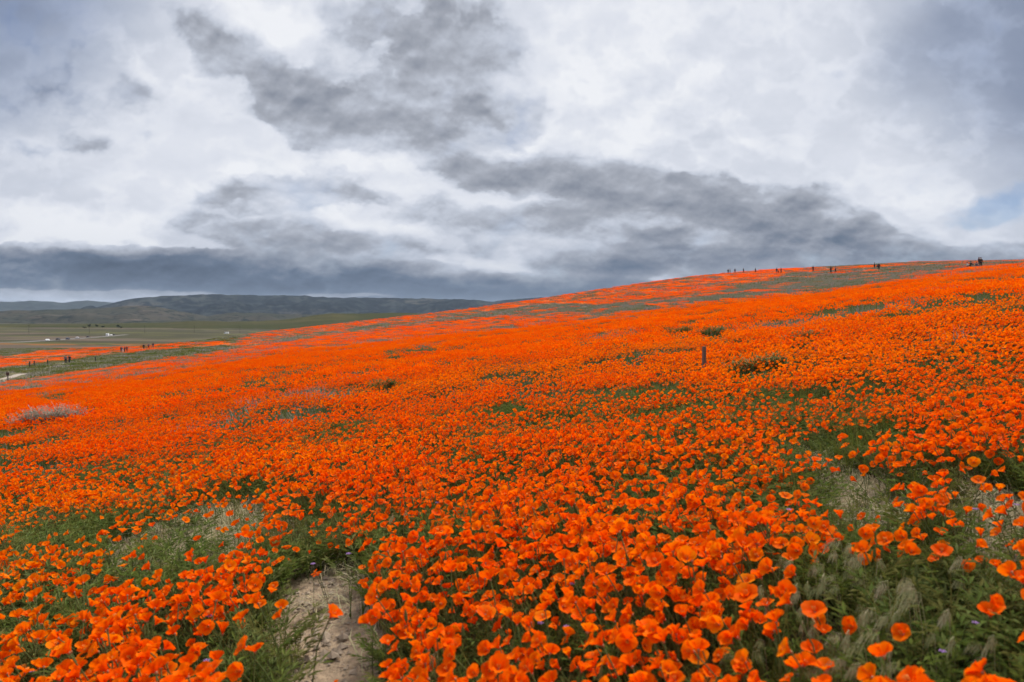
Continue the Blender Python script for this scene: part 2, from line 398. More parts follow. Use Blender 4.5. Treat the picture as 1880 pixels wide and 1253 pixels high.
# ------------------------------------------------------------------ which ground carries what (read off the photograph, kept as places on the ground)
def ell(px, row, lst, wob=0.0):
    m = np.zeros(np.shape(px))
    for (cx, cy, rx, ry, deg, amp) in lst:
        c, s_ = math.cos(rad(deg)), math.sin(rad(deg)); dx = px - cx; dy = row - cy
        q = np.hypot((dx * c + dy * s_) / rx, (-dx * s_ + dy * c) / ry) + wob
        m = np.maximum(m, amp * (1 - sstep(q, .72, 1.12)))
    return m
DIRT = [(610, 1088, 125, 42, -12, 1), (600, 1150, 92, 60, 60, 1), (635, 1205, 100, 60, -10, 1), (615, 1268, 112, 54, 0, 1), (1590, 930, 92, 38, 20, .9), (1850, 1005, 90, 62, 25, .9), (400, 1003, 70, 20, -18, .8)]
STRAWY = [(365, 985, 158, 44, -16, .95), (260, 1030, 124, 38, -20, .9), (180, 1070, 80, 34, -20, .65), (645, 1066, 80, 30, 0, .5), (1590, 917, 118, 46, 25, .95), (1500, 868, 86, 28, 30, .8), (1700, 905, 70, 24, 0, .4), (1835, 985, 112, 80, 25, 1), (500, 955, 60, 28, -20, .6), (60, 960, 110, 24, 0, .4)]
FILL = [(960, 735, 120, 26, -4, .9), (480, 742, 150, 16, -6, .8), (1350, 790, 170, 40, 5, .8), (1470, 725, 200, 34, 0, .95), (1760, 800, 170, 60, 5, 1), (1800, 870, 110, 40, 8, 1), (1030, 1190, 360, 90, 0, .9), (250, 1140, 150, 34, -10, .8), (1690, 980, 66, 22, 0, .8)]
CLEAR = [(605, 1092, 120, 48, -10, 1), (595, 1150, 88, 62, 50, .97), (632, 1215, 92, 66, -10, .97), (612, 1268, 106, 60, 0, .96),
         (370, 985, 160, 48, -16, .95), (260, 1032, 124, 42, -20, .88), (170, 1080, 60, 42, -20, .7), (60, 960, 90, 22, 0, .55),
         (1590, 917, 112, 44, 25, .94), (1500, 864, 66, 22, 30, .65), (1845, 1000, 105, 80, 25, .95), (1750, 925, 50, 16, 0, .3),
         (1700, 1150, 230, 130, 0, .96), (1620, 1060, 140, 60, 0, .80), (1540, 1200, 110, 90, 0, .90), (1860, 1200, 120, 120, 0, .95), (1450, 1085, 60, 40, 0, .45), (1420, 1150, 60, 40, 0, .35),
         (455, 1215, 120, 60, 0, .88), (520, 1120, 40, 70, 0, .8), (60, 1130, 110, 36, -15, .62), (110, 1215, 50, 30, 0, .6), (330, 1150, 60, 22, -15, .6), (565, 1020, 90, 40, -20, .82), (560, 940, 70, 25, -10, .6),
         (1060, 925, 110, 34, 0, .45), (790, 965, 110, 26, 0, .66), (880, 905, 80, 20, 0, .4), (1180, 880, 130, 26, 0, .5), (1030, 1090, 90, 24, 0, .35), (900, 1130, 50, 18, 0, .35), (1240, 960, 60, 24, 0, .5),
         (1388, 690, 46, 9, 0, .85), (1150, 655, 50, 5, -4, .75), (1455, 668, 60, 5, -4, .7), (1600, 692, 70, 7, 0, .65), (1000, 702, 60, 8, -4, .65), (560, 762, 70, 9, -8, .65), (830, 832, 70, 11, -6, .55), (1250, 802, 60, 9, 0, .6), (350, 850, 60, 12, -10, .6), (1700, 655, 60, 5, -4, .7), (1780, 700, 50, 7, 0, .6), (480, 700, 60, 5, -6, .6), (760, 640, 60, 4, -6, .6), (1250, 613, 24, 6, 0, .8), (1310, 618, 30, 6, 0, .85), (1478, 632, 24, 6, 0, .7), (650, 719, 60, 9, -6, .65), (708, 715, 24, 8, 0, .75), (1230, 688, 44, 9, 0, .5),
         (1660, 563, 190, 13, -3, .68), (1850, 556, 60, 14, 0, .75), (1780, 545, 60, 8, -8, .6), (930, 672, 70, 12, -4, .5), (850, 668, 60, 8, 0, .5), (200, 868, 70, 20, -12, .68), (110, 862, 60, 16, -10, .55), (400, 800, 90, 16, -8, .35),
         (640, 790, 60, 14, -8, .55), (1130, 720, 40, 10, 0, .6), (100, 730, 30, 5, 0, .8), (930, 855, 60, 14, 0, .35), (1700, 640, 120, 8, -4, .35), (300, 900, 60, 16, -10, .4), (300, 775, 50, 10, -5, .3)]
G0 = np.array([(-600, 690), (420, 640), (560, 617), (700, 598), (850, 576), (1000, 557), (1100, 560), (1200, 549), (1300, 539), (1400, 516), (1450, 505), (1600, 498), (1750, 483), (1880, 481), (2400, 470)], float)
G1 = np.array([(-600, 690), (420, 645), (560, 623), (700, 604), (850, 587), (1000, 577), (1100, 584), (1200, 568), (1300, 556), (1400, 547), (1560, 530), (1640, 519), (1700, 507), (1770, 495), (1880, 484), (2400, 472)], float)
FB = np.array([(-600, 735), (0, 702), (100, 684), (200, 669), (300, 658), (420, 640), (470, 600), (2600, 0)], float)       # far edge of the main poppy field
SA = np.array([(-600, 664), (0, 652), (110, 643), (200, 637), (280, 633), (420, 626), (470, 500), (2600, 0)], float)       # the second strip across the hollow
SB = np.array([(-600, 686), (0, 676), (60, 668), (150, 657), (220, 649), (300, 641), (420, 632), (470, 500), (2600, 0)], float)
def cover(x, y, z):
    """(poppy cover 0..1, grey lupine share, straw, bare soil) for ground points"""
    r = np.hypot(x, y)
    px, row = to_pix(x, y, z + .13)
    px2, row2 = to_pix(x, y, z + .21)
    pxg, rowg = to_pix(x, y, z)
    ins = (y > .3)
    wob = .55 * (fbm(x / .5, y / .5, 41, 3) - .5) * (1 - sstep(r, 15, 40))
    clear = np.maximum(ell(px, row, CLEAR, wob), ell(px2, row2, CLEAR, wob)) * ins
    patch = fbm(x / 1.7, y / 1.7, 51, 4); fine = fbm(x / .45, y / .45, 61, 3); big = fbm(x / 9, y / 9, 71, 4)
    nearf = sstep(r, 2.0, 6.5)
    d_ = sstep(patch * .55 + fine * .45, .365, .485)
    d_ = d_ * (.9 + .1 * nearf) + .06 * (1 - nearf)
    d_ = d_ * (1 - .45 * sstep(big * .6 + patch * .4, .55, .66) * nearf)
    d_ = np.maximum(d_, .92 * ell(px, row, FILL, wob * .5) * ins * sstep(fine, .30, .42))
    # band structure of the slope beyond
    rid = sstep(r, 40, 60)
    st = fbm(x / 16 + .4 * y / 16, y / 16, 81, 4)
    st2 = fbm(x / 4.5, y / 4.5, 83, 3)
    g0 = np.interp(px, G0[:, 0], G0[:, 1]); g1 = np.interp(px, G1[:, 0], G1[:, 1])
    wv = (fbm(x / 20, y / 20, 91, 3) - .5) * 14
    inband = (row + wv > g0 - 1) & (row + wv * .4 < g1) & (px > 415) & (r > 40)
    grey = np.where(inband, sstep(st * .5 + st2 * .5, .64, .55) * .95, 0)
    grey = np.where((px > 1500) & (row < g0) & (r > 60), sstep(st, .60, .48) * .8, grey)
    grey = np.where((r > 40) & ~inband & (row > g1), .9 * sstep(st * .5 + st2 * .5, .61, .69), grey)
    grey = np.maximum(grey, (sstep(fbm(x / 3.2, y / 3.2, 95, 4), .62, .69) * .55) * sstep(r, 7, 14) * (1 - rid))
    # valley side, left: field edge, green hollow with the trail, second strip
    fb_ = np.interp(px, FB[:, 0], FB[:, 1]) + (st - .5) * 14; sa = np.interp(px, SA[:, 0], SA[:, 1]) + (st - .5) * 8; sb = np.interp(px, SB[:, 0], SB[:, 1]) + (st2 - .5) * 10
    beyond = (r > 70) & (row < fb_)
    strip = beyond & (row > sa) & (row < sb)
    d_ = np.where(beyond, np.where(strip, .95 * sstep(st2, .28, .45), .04), d_)
    edge = (r > 70) & ~beyond & (row < fb_ + 16); d_ = np.where(edge, d_ * (.35 + .65 * sstep(row - fb_, 0, 16)), d_)
    grey = np.where(beyond, .16, grey)
    d_ = np.where(r > 330, 0, d_)
    pxl, rowl = to_pix(x, y, z + .10)
    straw = np.maximum(ell(pxg, rowg, STRAWY, wob), .9 * ell(pxl, rowl, STRAWY, wob)) * ins
    soil = np.maximum(ell(pxg, rowg, DIRT, wob), ell(pxl, rowl, DIRT, wob)) * ins
    clear = np.maximum(clear, .95 * np.maximum(soil, straw * .75))
    d_ = d_ * (1 - clear) * (1 - .97 * grey * sstep(r, 7, 14))
    return d_, grey, straw, soil

# ------------------------------------------------------------------ ground sheet
GSOIL = np.array((.34, .25, .165)); GSTRAW = np.array((.37, .315, .19)); GGREEN = np.array((.085, .090, .036)); GGREY = np.array((.22, .185, .155)); GORANGE = np.array((.60, .10, .006))
fr = np.radians(np.concatenate([np.arange(-180, -52, 3.0), np.arange(-52, 52, .19), np.arange(52, 180, 3.0)]))
rr = np.concatenate([np.exp(np.arange(math.log(.15), math.log(400), .021)), np.exp(np.arange(math.log(400), math.log(15000), .045))])
gx = np.outer(rr, np.sin(fr)).ravel(); gy = np.outer(rr, np.cos(fr)).ravel()
gz = ground(gx, gy)
nt, nr = len(fr), len(rr)
ii, jj = np.meshgrid(np.arange(nr - 1), np.arange(nt), indexing='ij'); j2 = (jj + 1) % nt
quads = np.stack([ii * nt + jj, (ii + 1) * nt + jj, (ii + 1) * nt + j2, ii * nt + j2], -1).reshape(-1, 4)[:, ::-1]
dn, gr, stw, so = cover(gx, gy, gz)
rg = np.hypot(gx, gy)
col = GGREEN[None] * (.75 + .6 * fbm(gx / .3, gy / .3, 5, 3))[:, None]
def over(c, k, a): return c * (1 - a[:, None]) + k[None] * a[:, None]
col = over(col, GSOIL, .55 * (1 - sstep(rg, 8, 30)) * sstep(fbm(gx / .6, gy / .6, 15, 3), .40, .62))
col = over(col, GGREY, gr * sstep(rg, 7, 20))
col = over(col, GORANGE, sstep(rg, 30, 70) * dn * .9)
col = over(col, GSTRAW * .8, stw * .7); col = over(col, GSOIL, so)
# valley floor beyond
vx = fbm(gx / 160, gy / 90, 33, 4); vy = fbm(gx / 60, gy / 25, 35, 4)
vcol = np.array((.050, .047, .022))[None] * (.7 + .6 * vy)[:, None]
vcol = over(vcol, np.array((.095, .070, .052)), sstep(vx, .46, .56) * .9)
vcol = vcol * (.62 + .76 * fbm(gx / 300, gy / 22, 39, 5))[:, None]
vcol = over(vcol, np.array((.10, .095, .025)), .6 * sstep(fbm(gx / 90, gy / 40, 37, 4), .58, .68))
vcol = over(vcol, np.array((.34, .09, .02)), .5 * sstep(vy, .60, .68) * (1 - sstep(rg, 420, 560)))
col = over(col * 1.0, np.zeros(3), np.zeros(len(gx))); vv = sstep(rg, 285, 340); col = col * (1 - vv[:, None]) + vcol * vv[:, None]
m, t = mat('ground')
ac = t.n('ShaderNodeAttribute', attribute_name='soilcol').outputs['Color']
pos = t.n('ShaderNodeNewGeometry').outputs['Position']
f1 = t.noise(pos, 26.0, 6, .65); f2 = t.noise(pos, 3.0, 5, .6); f3 = t.noise(t.vm('MULTIPLY', pos, (.02, .05, .05)), 1.0, 6, .6)
k = t.m('MULTIPLY', t.lin(f1, .25, .75, .6, 1.4), t.lin(f2, .3, .7, .8, 1.2)); k = t.m('MULTIPLY', k, t.lin(f3, .3, .7, .8, 1.2))
gc = t.vm('SCALE', ac, k)
b = t.n('ShaderNodeBsdfPrincipled'); t.link(gc, b.inputs['Base Color']); b.inputs['Roughness'].default_value = .95; b.inputs['Specular IOR Level'].default_value = .1
bp = t.n('ShaderNodeBump'); bp.inputs['Strength'].default_value = .9; bp.inputs['Distance'].default_value = .025; t.link(f1, bp.inputs['Height']); t.link(bp.outputs[0], b.inputs['Normal'])
finish(t, b.outputs[0])
gv = np.stack([gx, gy, gz], 1)
gme = mesh_from('ground', gv, quads, [m], None, True, {'soilcol': ('FLOAT_COLOR', np.concatenate([np.clip(col, 0, 1), np.ones((len(gx), 1))], 1))})
tag(link('ground', gme), kind='structure', label='hillside and valley floor under the poppies')

# ------------------------------------------------------------------ hills and mountains across the valley
def hill_mat(name, base, alt, scrub, scar, s1, s2, scrub_lo, scrub_hi, scar_amt=0.0):
    m, t = mat(name)
    pos = t.n('ShaderNodeNewGeometry').outputs['Position']
    q = t.vm('MULTIPLY', pos, (1, 1, 2.2))
    a = t.noise(q, 1 / s1, 7, .6, .4); b_ = t.noise(q, 1 / s2, 6, .68, .3, w=2.0); e = t.noise(q, 3.2 / s2, 4, .6, 0, w=5.0)
    c = t.mix(t.smooth(a, .40, .60), base, alt)
    c = t.mix(t.m('MULTIPLY', t.smooth(t.noise(t.vm('MULTIPLY', q, (1, 1, 5)), 1 / s1, 5, .6, .2, w=8.0), .54, .66), scar_amt), c, scar)
    sc = t.smooth(t.m('ADD', t.m('MULTIPLY', b_, .62), t.m('MULTIPLY', e, .38)), scrub_lo, scrub_hi)
    c = t.mix(sc, c, scrub)
    bs = t.n('ShaderNodeBsdfPrincipled'); t.link(c, bs.inputs['Base Color']); bs.inputs['Roughness'].default_value = 1.0; bs.inputs['Specular IOR Level'].default_value = 0
    finish(t, bs.outputs[0]); return m
def ridge(name, label, prof, R0, Rc, R1, material, amp, wave, seed, step=.12, t0=-58, t1=40, pw=1.0, nrr=60):
    th = np.arange(t0, t1, step); rr_ = np.concatenate([np.linspace(R0, Rc, nrr), np.linspace(Rc, R1, 14)[1:]])
    p = np.array(prof, float)
    th_p = np.array([float(theta_at(a, b)) for a, b in p]); sl = np.array([float(slope_at(a, b)) for a, b in p])
    crest = np.interp(th, th_p, sl)
    crest = crest + (fbm(th / .9, th * 0 + seed, seed, 4) - .5) * .0016
    TT, RR = np.meshgrid(np.radians(th), rr_)
    x = RR * np.sin(TT); y = RR * np.cos(TT)
    zc = H + Rc * crest[None]; zb = ground(x, y) - 3
    q = np.clip((RR - R0) / (Rc - R0), 0, 1); back = np.clip((RR - Rc) / (R1 - Rc), 0, 1)
    prof_ = q ** pw * (1 - .0 * q)
    n_ = (np.abs(fbm(x / wave, y / wave, seed + 3, 5) - .5) * 2)
    env = np.sin(np.pi * q) * (back == 0)
    z = zb + (zc - zb) * prof_ * (1 - .25 * back) - amp * env * (1 - n_ * 2.2)
    z = z + amp * .12 * (fbm(x / (wave * .12), y / (wave * .12), seed + 9, 3) - .5) * np.minimum(1, q * 4)
    nt_ = len(th); i_, j_ = np.meshgrid(np.arange(len(rr_) - 1), np.arange(nt_ - 1), indexing='ij')
    fc = np.stack([i_ * nt_ + j_, i_ * nt_ + j_ + 1, (i_ + 1) * nt_ + j_ + 1, (i_ + 1) * nt_ + j_], -1).reshape(-1, 4)
    me = mesh_from(name, np.stack([x.ravel(), y.ravel(), z.ravel()], 1), fc, [material], None, True)
    return tag(link(name, me), label, None, None, 'structure')
M_MTN = hill_mat('mountain_scrub', (.020, .026, .028), (.033, .038, .035), (.004, .007, .010), (.13, .11, .085), 700, 170, .45, .53, .35)
M_FAR = hill_mat('far_mountain_scrub', (.026, .034, .030), (.035, .042, .036), (.014, .02, .02), (.12, .11, .09), 1100, 260, .42, .58, .1)
M_FOOT = hill_mat('foothill_grass', (.042, .043, .032), (.060, .053, .042), (.016, .021, .018), (.15, .11, .088), 380, 75, .50, .58, .85)
M_GREEN = hill_mat('green_hill_grass', (.046, .049, .022), (.058, .055, .027), (.034, .038, .019), (.09, .08, .034), 260, 50, .60, .74, .55)
ridge('mountains', 'distant blue mountain ridge behind the main range', [(-900, 560), (-400, 557), (0, 555), (60, 553), (120, 556), (160, 552), (205, 556), (260, 561), (400, 577), (700, 590), (1000, 590)], 9500, 11000, 13000, M_FAR, 90, 900, 101, t0=-60, t1=5)
ridge('mountains', 'long dark scrub covered mountain range across the valley', [(-900, 600), (-200, 594), (60, 588), (140, 573), (205, 557.5), (250, 547.5), (300, 544.5), (350, 541.5), (400, 540), (430, 541.5), (500, 543), (560, 544), (630, 547), (700, 547), (800, 549), (860, 550), (905, 553.5), (940, 549.5), (990, 547), (1100, 549), (1400, 552), (2400, 560)], 4800, 6800, 8500, M_MTN, 120, 560, 111, t1=50)
ridge('hills', 'low tan foothills below the mountain range', [(-900, 574), (-300, 573), (0, 571), (120, 568), (200, 565), (260, 561), (300, 565), (340, 573), (380, 580), (430, 574), (470, 575), (520, 577), (590, 578), (640, 585), (800, 588), (1200, 590), (2400, 592)], 2900, 3900, 4700, M_FOOT, 34, 330, 121)
ridge('hills', 'smooth green grass hills at the near side of the valley', [(-900, 601), (-300, 600), (0, 598.5), (60, 599.5), (150, 598), (230, 596.5), (300, 594), (360, 590), (420, 591), (480, 590), (530, 586), (580, 579), (610, 575.5), (660, 576), (720, 574.5), (800, 577), (900, 580), (1200, 585), (2400, 590)], 1150, 1800, 2500, M_GREEN, 4.5, 240, 131, pw=1.25)

# ------------------------------------------------------------------ plants: shapes
def petal(az, L, phi0, phi1, half, nu, nv, seed, off=0.0):
    r_ = random.Random(seed); v = []; al = []; fq = []
    ph1 = r_.uniform(0, 6.28); ph2 = r_.uniform(0, 6.28); ruf = r_.uniform(.06, .15); cr = r_.uniform(.02, .05)
    for i in range(nu + 1):
        s_ = i / nu
        for j in range(nv + 1):
            q = -1 + 2 * j / nv
            se = s_ * (1 - .20 * abs(q) ** 2.4 + .05 * ruf * 8 * math.sin(3.1 * q + ph1) * s_)
            rho = .0016; h = 0; N = 6
            for k_ in range(N):
                sm = se * (k_ + .5) / N
                ph = phi0 + (phi1 - phi0) * sm ** .9
                rho += L * se / N * math.sin(ph); h += L * se / N * math.cos(ph)
            rho += off * s_
            a = az + q * half * (.55 + .45 * min(1, s_ * 1.6))
            wv = ruf * L * s_ ** 2 * math.sin(4.3 * q + ph2) * (.35 + abs(q)) * .8 + cr * L * s_ * math.sin(11 * q + ph1) * (.3 + s_)
            v.append(((rho + wv * math.cos(phi1)) * math.cos(a), (rho + wv * math.cos(phi1)) * math.sin(a), h - wv * math.sin(phi1))); al.append(s_)
    for i in range(nu):
        for j in range(nv):
            a = i * (nv + 1) + j; fq.append((a, a + 1, a + nv + 2, a + nv + 1))
    return v, fq, al
FORMS = [  # name, phi0, phi1 (opening), tilt of the flower, petal length
    ('wide-open', 42, 86, 28, .0252), ('wide-open', 38, 78, 48, .0238), ('cup-shaped', 30, 60, 12, .0260), ('cup-shaped', 28, 56, 40, .0252), ('cup-shaped', 30, 64, 62, .0245),
    ('bell-shaped', 20, 42, 25, .0260), ('bell-shaped', 20, 40, 55, .0260), ('half-closed', 12, 28, 18, .0268), ('half-closed', 12, 26, 45, .0260), ('ragged wind-bent', 28, 70, 70, .0252)]
def frame_on(p, axis):
    z = Vector(axis).normalized(); x = Vector((0, 1, 0)).cross(z); x = x.normalized() if x.length > 1e-3 else Vector((1, 0, 0)); y = z.cross(x)
    return Matrix(((x.x, y.x, z.x, p[0]), (x.y, y.y, z.y, p[1]), (x.z, y.z, z.z, p[2]), (0, 0, 0, 1)))
def poppy_parts(k, nu, nv, stem_n=5):
    """parts of one poppy, origin at the ground, leaning to +X"""
    nm, p0, p1, tilt, L = FORMS[k]; r_ = random.Random(100 + k)
    hgt = .155 + .06 * r_.random(); lean = .02 + .05 * (tilt / 70)
    pts = [(0, 0, -.02), (lean * .10, r_.uniform(-.01, .01), hgt * .35), (lean * .42, r_.uniform(-.012, .012), hgt * .72), (lean, 0, hgt)]
    ax = (math.sin(rad(tilt)), 0, math.cos(rad(tilt)))
    Mx = frame_on(pts[-1], ax)
    parts = {}
    sb = MB(); sb.tube(pts, [.0016, .0015, .0014, .0014], stem_n, 0, False, [0, .4, .8, 1]); parts['stem'] = sb
    pet = []
    for q in range(4):
        jit = 20 if nm == 'ragged wind-bent' else 7
        v, fq, al = petal(q * math.pi / 2 + r_.uniform(-.14, .14), L * r_.uniform(.92, 1.06), rad(p0), rad(p1 + r_.uniform(-jit, jit)), rad(58 if p1 > 50 else 66), nu, nv, 1000 * k + q, .0012 * (q % 2))
        b_ = MB(); b_.add([Mx @ Vector(c) for c in v], fq, 0, al); pet.append(b_)
    parts['petal'] = pet
    cb = MB()
    if nu > 2:
        for q in range(9):
            a = q * 2.4; ln = .010 + .004 * ((q * 7) % 3) / 2
            cb.tube([Mx @ Vector((0, 0, .001)), Mx @ Vector((.0035 * math.cos(a), .0035 * math.sin(a), ln))], [.0006, .0009], 3, 0, True)
    parts['pistil'] = cb
    kb = MB()
    kb.tube([Mx @ Vector((0, 0, -.004)), Mx @ Vector((0, 0, -.0005)), Mx @ Vector((0, 0, .0005))], [.0014, .0032, .0036], stem_n, 0, True); parts['receptacle'] = kb
    return parts
def joined(parts, name):
    b_ = MB()
    b_.add(parts['stem'].v, parts['stem'].f, 1, parts['stem'].al)
    for p in parts['petal']: b_.add(p.v, p.f, 0, p.al)
    if parts['pistil'].v: b_.add(parts['pistil'].v, parts['pistil'].f, 2)
    b_.add(parts['receptacle'].v, parts['receptacle'].f, 3)
    return b_
HI = [poppy_parts(k, 4, 8) for k in range(len(FORMS))]
MID = [joined(poppy_parts(k, 2, 3, 3), 'poppy') for k in range(len(FORMS))]

def proto_collection(name, meshes):
    c = bpy.data.collections.new(name)
    for i, me in enumerate(meshes):
        o = bpy.data.objects.new('%s_%02d' % (name, i), me); c.objects.link(o)
    return c
def scatter(name, P, rot, scl, idx, protos, label, cat):
    me = mesh_from(name, P, np.zeros((0, 3), int), [], attrs={'rot': ('FLOAT_VECTOR', rot), 'scl': ('FLOAT', scl), 'idx': ('INT', idx)}) if False else None
    me = bpy.data.meshes.new(name); me.vertices.add(len(P)); me.vertices.foreach_set('co', np.asarray(P, np.float32).ravel())
    for k_, kind, arr, f_ in (('rot', 'FLOAT_VECTOR', rot, 'vector'), ('scl', 'FLOAT', scl, 'value'), ('idx', 'INT', idx, 'value')):
        a = me.attributes.new(k_, kind, 'POINT'); a.data.foreach_set(f_, np.ascontiguousarray(arr, np.int32 if kind == 'INT' else np.float32).ravel())
    ob = link(name, me)
    ng = bpy.data.node_groups.new(name, 'GeometryNodeTree')
    ng.interface.new_socket('Geometry', in_out='INPUT', socket_type='NodeSocketGeometry'); ng.interface.new_socket('Geometry', in_out='OUTPUT', socket_type='NodeSocketGeometry')
    N = ng.nodes; gi = N.new('NodeGroupInput'); go = N.new('NodeGroupOutput'); ip = N.new('GeometryNodeInstanceOnPoints'); ci = N.new('GeometryNodeCollectionInfo')
    ci.inputs['Collection'].default_value = protos; ci.inputs['Separate Children'].default_value = True; ci.inputs['Reset Children'].default_value = True
    ip.inputs['Pick Instance'].default_value = True
    for nm, dt, sock in (('rot', 'FLOAT_VECTOR', 'Rotation'), ('scl', 'FLOAT', 'Scale'), ('idx', 'INT', 'Instance Index')):
        na = N.new('GeometryNodeInputNamedAttribute'); na.data_type = dt; na.inputs['Name'].default_value = nm
        ng.links.new(na.outputs['Attribute'], ip.inputs[sock])
    ng.links.new(gi.outputs[0], ip.inputs['Points']); ng.links.new(ci.outputs[0], ip.inputs['Instance']); ng.links.new(ip.outputs[0], go.inputs[0])
    md = ob.modifiers.new('plants', 'NODES'); md.node_group = ng
    return tag(ob, label, cat, None, 'stuff')

# --- flowers: points by stratified random over the wedge in view (and a margin round it)
def cand(r0, r1, per_m2, half=52):
    """random points of the wedge, uniform per square metre"""
    A = .5 * (r1 * r1 - r0 * r0) * 2 * rad(half); n = int(A * per_m2)
    r_ = np.sqrt(rng.uniform(r0 * r0, r1 * r1, n)); th = rng.uniform(-rad(half), rad(half), n)
    return r_ * np.sin(th), r_ * np.cos(th)
PMAX = 1080
def flank(r0, r1, per_m2):
    """the same ground to either side of the wedge, close by"""
    A = .5 * (r1 * r1 - r0 * r0) * 2 * rad(45); n = int(A * per_m2); r_ = np.sqrt(rng.uniform(r0 * r0, r1 * r1, n)); th = rng.uniform(rad(52), rad(97), n) * rng.choice([-1, 1], n)
    return r_ * np.sin(th), r_ * np.cos(th)
x, y = cand(.55, 14, PMAX); xf, yf = flank(.8, 5, PMAX * .8); x = np.concatenate([x, xf]); y = np.concatenate([y, yf])
x2 = rng.uniform(-2.2, 2.2, 1500); y2 = rng.uniform(-1.5, .6, 1500)
x = np.concatenate([x, x2]); y = np.concatenate([y, y2])
z = ground(x, y); D, G_, ST_, SO_ = cover(x, y, z)
keep = (rng.random(len(x)) < D * .88) & ((np.hypot(x, y) > .75))
x, y, z = x[keep], y[keep], z[keep]
n = len(x)
wind = rng.normal(math.pi * 1.02, 1.15, n)                      # most lean down-wind, to the left
rot = np.stack([rng.normal(0, .10, n), rng.normal(0, .10, n), wind], 1)
scl = rng.normal(.98, .13, n).clip(.62, 1.3)
scl = scl * (.74 + .52 * fbm(x / .9, y / .9, 141, 2))
scl = scl * (1 - .16 * sstep(np.hypot(x, y), 1.7, 3.6))
tint = (fbm(x / 3.5, y / 3.5, 171, 3) + rng.normal(0, .10, n) > .50).astype(int)
fw_ = np.array([.11, .12, .13, .15, .11, .10, .10, .06, .06, .06]); idx = rng.choice(10, n, p=fw_ / fw_.sum())
# the three hundred that show largest become things of their own
topz = z + .19 * scl
ppx, prow = to_pix(x, y, topz)
dist = np.sqrt(x * x + y * y + (topz - H) ** 2)
infr = (ppx > -25) & (ppx < 1905) & (prow < 1275) & (y > .4)
order = np.argsort(np.where(infr, dist / scl, 1e9))
own = order[:300]
rest = np.ones(n, bool); rest[own] = False
near = rest & (dist < 4.2); mid = rest & ~near
hi_meshes = []
for k in range(10):
    b_ = joined(HI[k], 'poppy'); hi_meshes.append(b_.mesh('poppy_%d' % k, [PETAL, STEM, PISTIL, CALYX], True))
for k in range(10): hi_meshes.append(joined(HI[k], 'poppy').mesh('poppy_%d' % k, [PETAL_GOLD, STEM, PISTIL, CALYX], True))
mid_meshes = [b_.mesh('small_poppy_%d' % k, [pm_, STEM, PISTIL, CALYX], True) for pm_ in (PETAL, PETAL_GOLD) for k, b_ in enumerate(MID)]
pc = proto_collection('flower', hi_meshes + mid_meshes)
ip_ = np.where(near, idx, idx + 20) + 10 * tint
Pn = np.stack([x, y, z], 1)
scatter('poppies', Pn[rest], rot[rest], scl[rest], ip_[rest], pc, 'dense spread of orange poppies covering the near slope', 'poppies')

# --- clumps of poppies, 14 to 40 m, and carpet patches beyond
LOWS = []
def cup(b_, c, sz, tilt, az, r_, dense=5):
    ax = Vector((math.sin(tilt) * math.cos(az), math.sin(tilt) * math.sin(az), math.cos(tilt))); Mx = frame_on(c, ax)
    op = r_.uniform(.55, 1.0); v = [Mx @ Vector((0, 0, -sz * .15))]
    for q in range(dense):
        a = 2 * math.pi * q / dense + r_.uniform(-.2, .2); v.append(Mx @ Vector((sz * .5 * op * math.cos(a), sz * .5 * op * math.sin(a), sz * (.62 - .3 * op) * r_.uniform(.7, 1.2))))
    b_.add(v, [(0, 1 + q, 1 + (q + 1) % dense) for q in range(dense)], 0, [.15] + [r_.uniform(.5, 1) for _ in range(dense)])
def blade(b_, x0, y0, h, bend, az, w, mi, r_, seg=2):
    ca, sa_ = math.cos(az), math.sin(az); v = []; al = []
    for i in range(seg + 1):
        s_ = i / seg; o = bend * s_ ** 1.7; ww = w * (1 - s_ * .93)
        for sg in (-1, 1): v.append((x0 + ca * o - sa_ * ww * sg, y0 + sa_ * o + ca * ww * sg, h * (s_ - .25 * (bend / max(h, .01)) ** 2 * s_ ** 3 * .6))); al.append(s_)
    b_.add(v, [(2 * i, 2 * i + 1, 2 * i + 3, 2 * i + 2) for i in range(seg)], mi, al)
def clump(seed, nfl, size, fl, hz, ngr):
    r_ = random.Random(seed); b_ = MB()
    for _ in range(nfl):
        a = r_.uniform(0, 6.283); q = size * math.sqrt(r_.random())
        cup(b_, (q * math.cos(a), q * math.sin(a), hz * r_.uniform(.78, 1.15)), fl * r_.uniform(.8, 1.2), r_.uniform(.1, 1.1), r_.gauss(3.2, 1.2), r_)
    for _ in range(ngr):
        a = r_.uniform(0, 6.283); q = size * math.sqrt(r_.random())
        blade(b_, q * math.cos(a), q * math.sin(a), hz * r_.uniform(.5, .95), hz * r_.uniform(.1, .5), r_.uniform(0, 6.28), fl * .12, 1, r_, 1)
    return b_.mesh('clump_%d' % seed, [PETAL_GOLD if seed % 3 == 0 else PETAL, LEAF])
cl14 = [clump(200 + i, 12, .17, .044, .18, 20) for i in range(7)]
cl40 = [clump(230 + i, 95, .62, .054, .19, 90) for i in range(6)]
cl100 = [clump(260 + i, 150, 1.75, .12, .19, 110) for i in range(6)]
def weeds(seed, size, n_, hz, w, mats_, purple):
    r_ = random.Random(seed); b_ = MB()
    for _ in range(n_):
        a = r_.uniform(0, 6.283); q = size * math.sqrt(r_.random()); k_ = 1 if r_.random() < purple else 0
        blade(b_, q * math.cos(a), q * math.sin(a), hz * r_.uniform(.35, 1.0), hz * r_.uniform(.1, .7), r_.uniform(0, 6.28), w * r_.uniform(.6, 1.3), k_, r_, 1)
    return b_.mesh('weeds_%d' % seed, mats_)
PX, RT, SC, IX = [], [], [], []
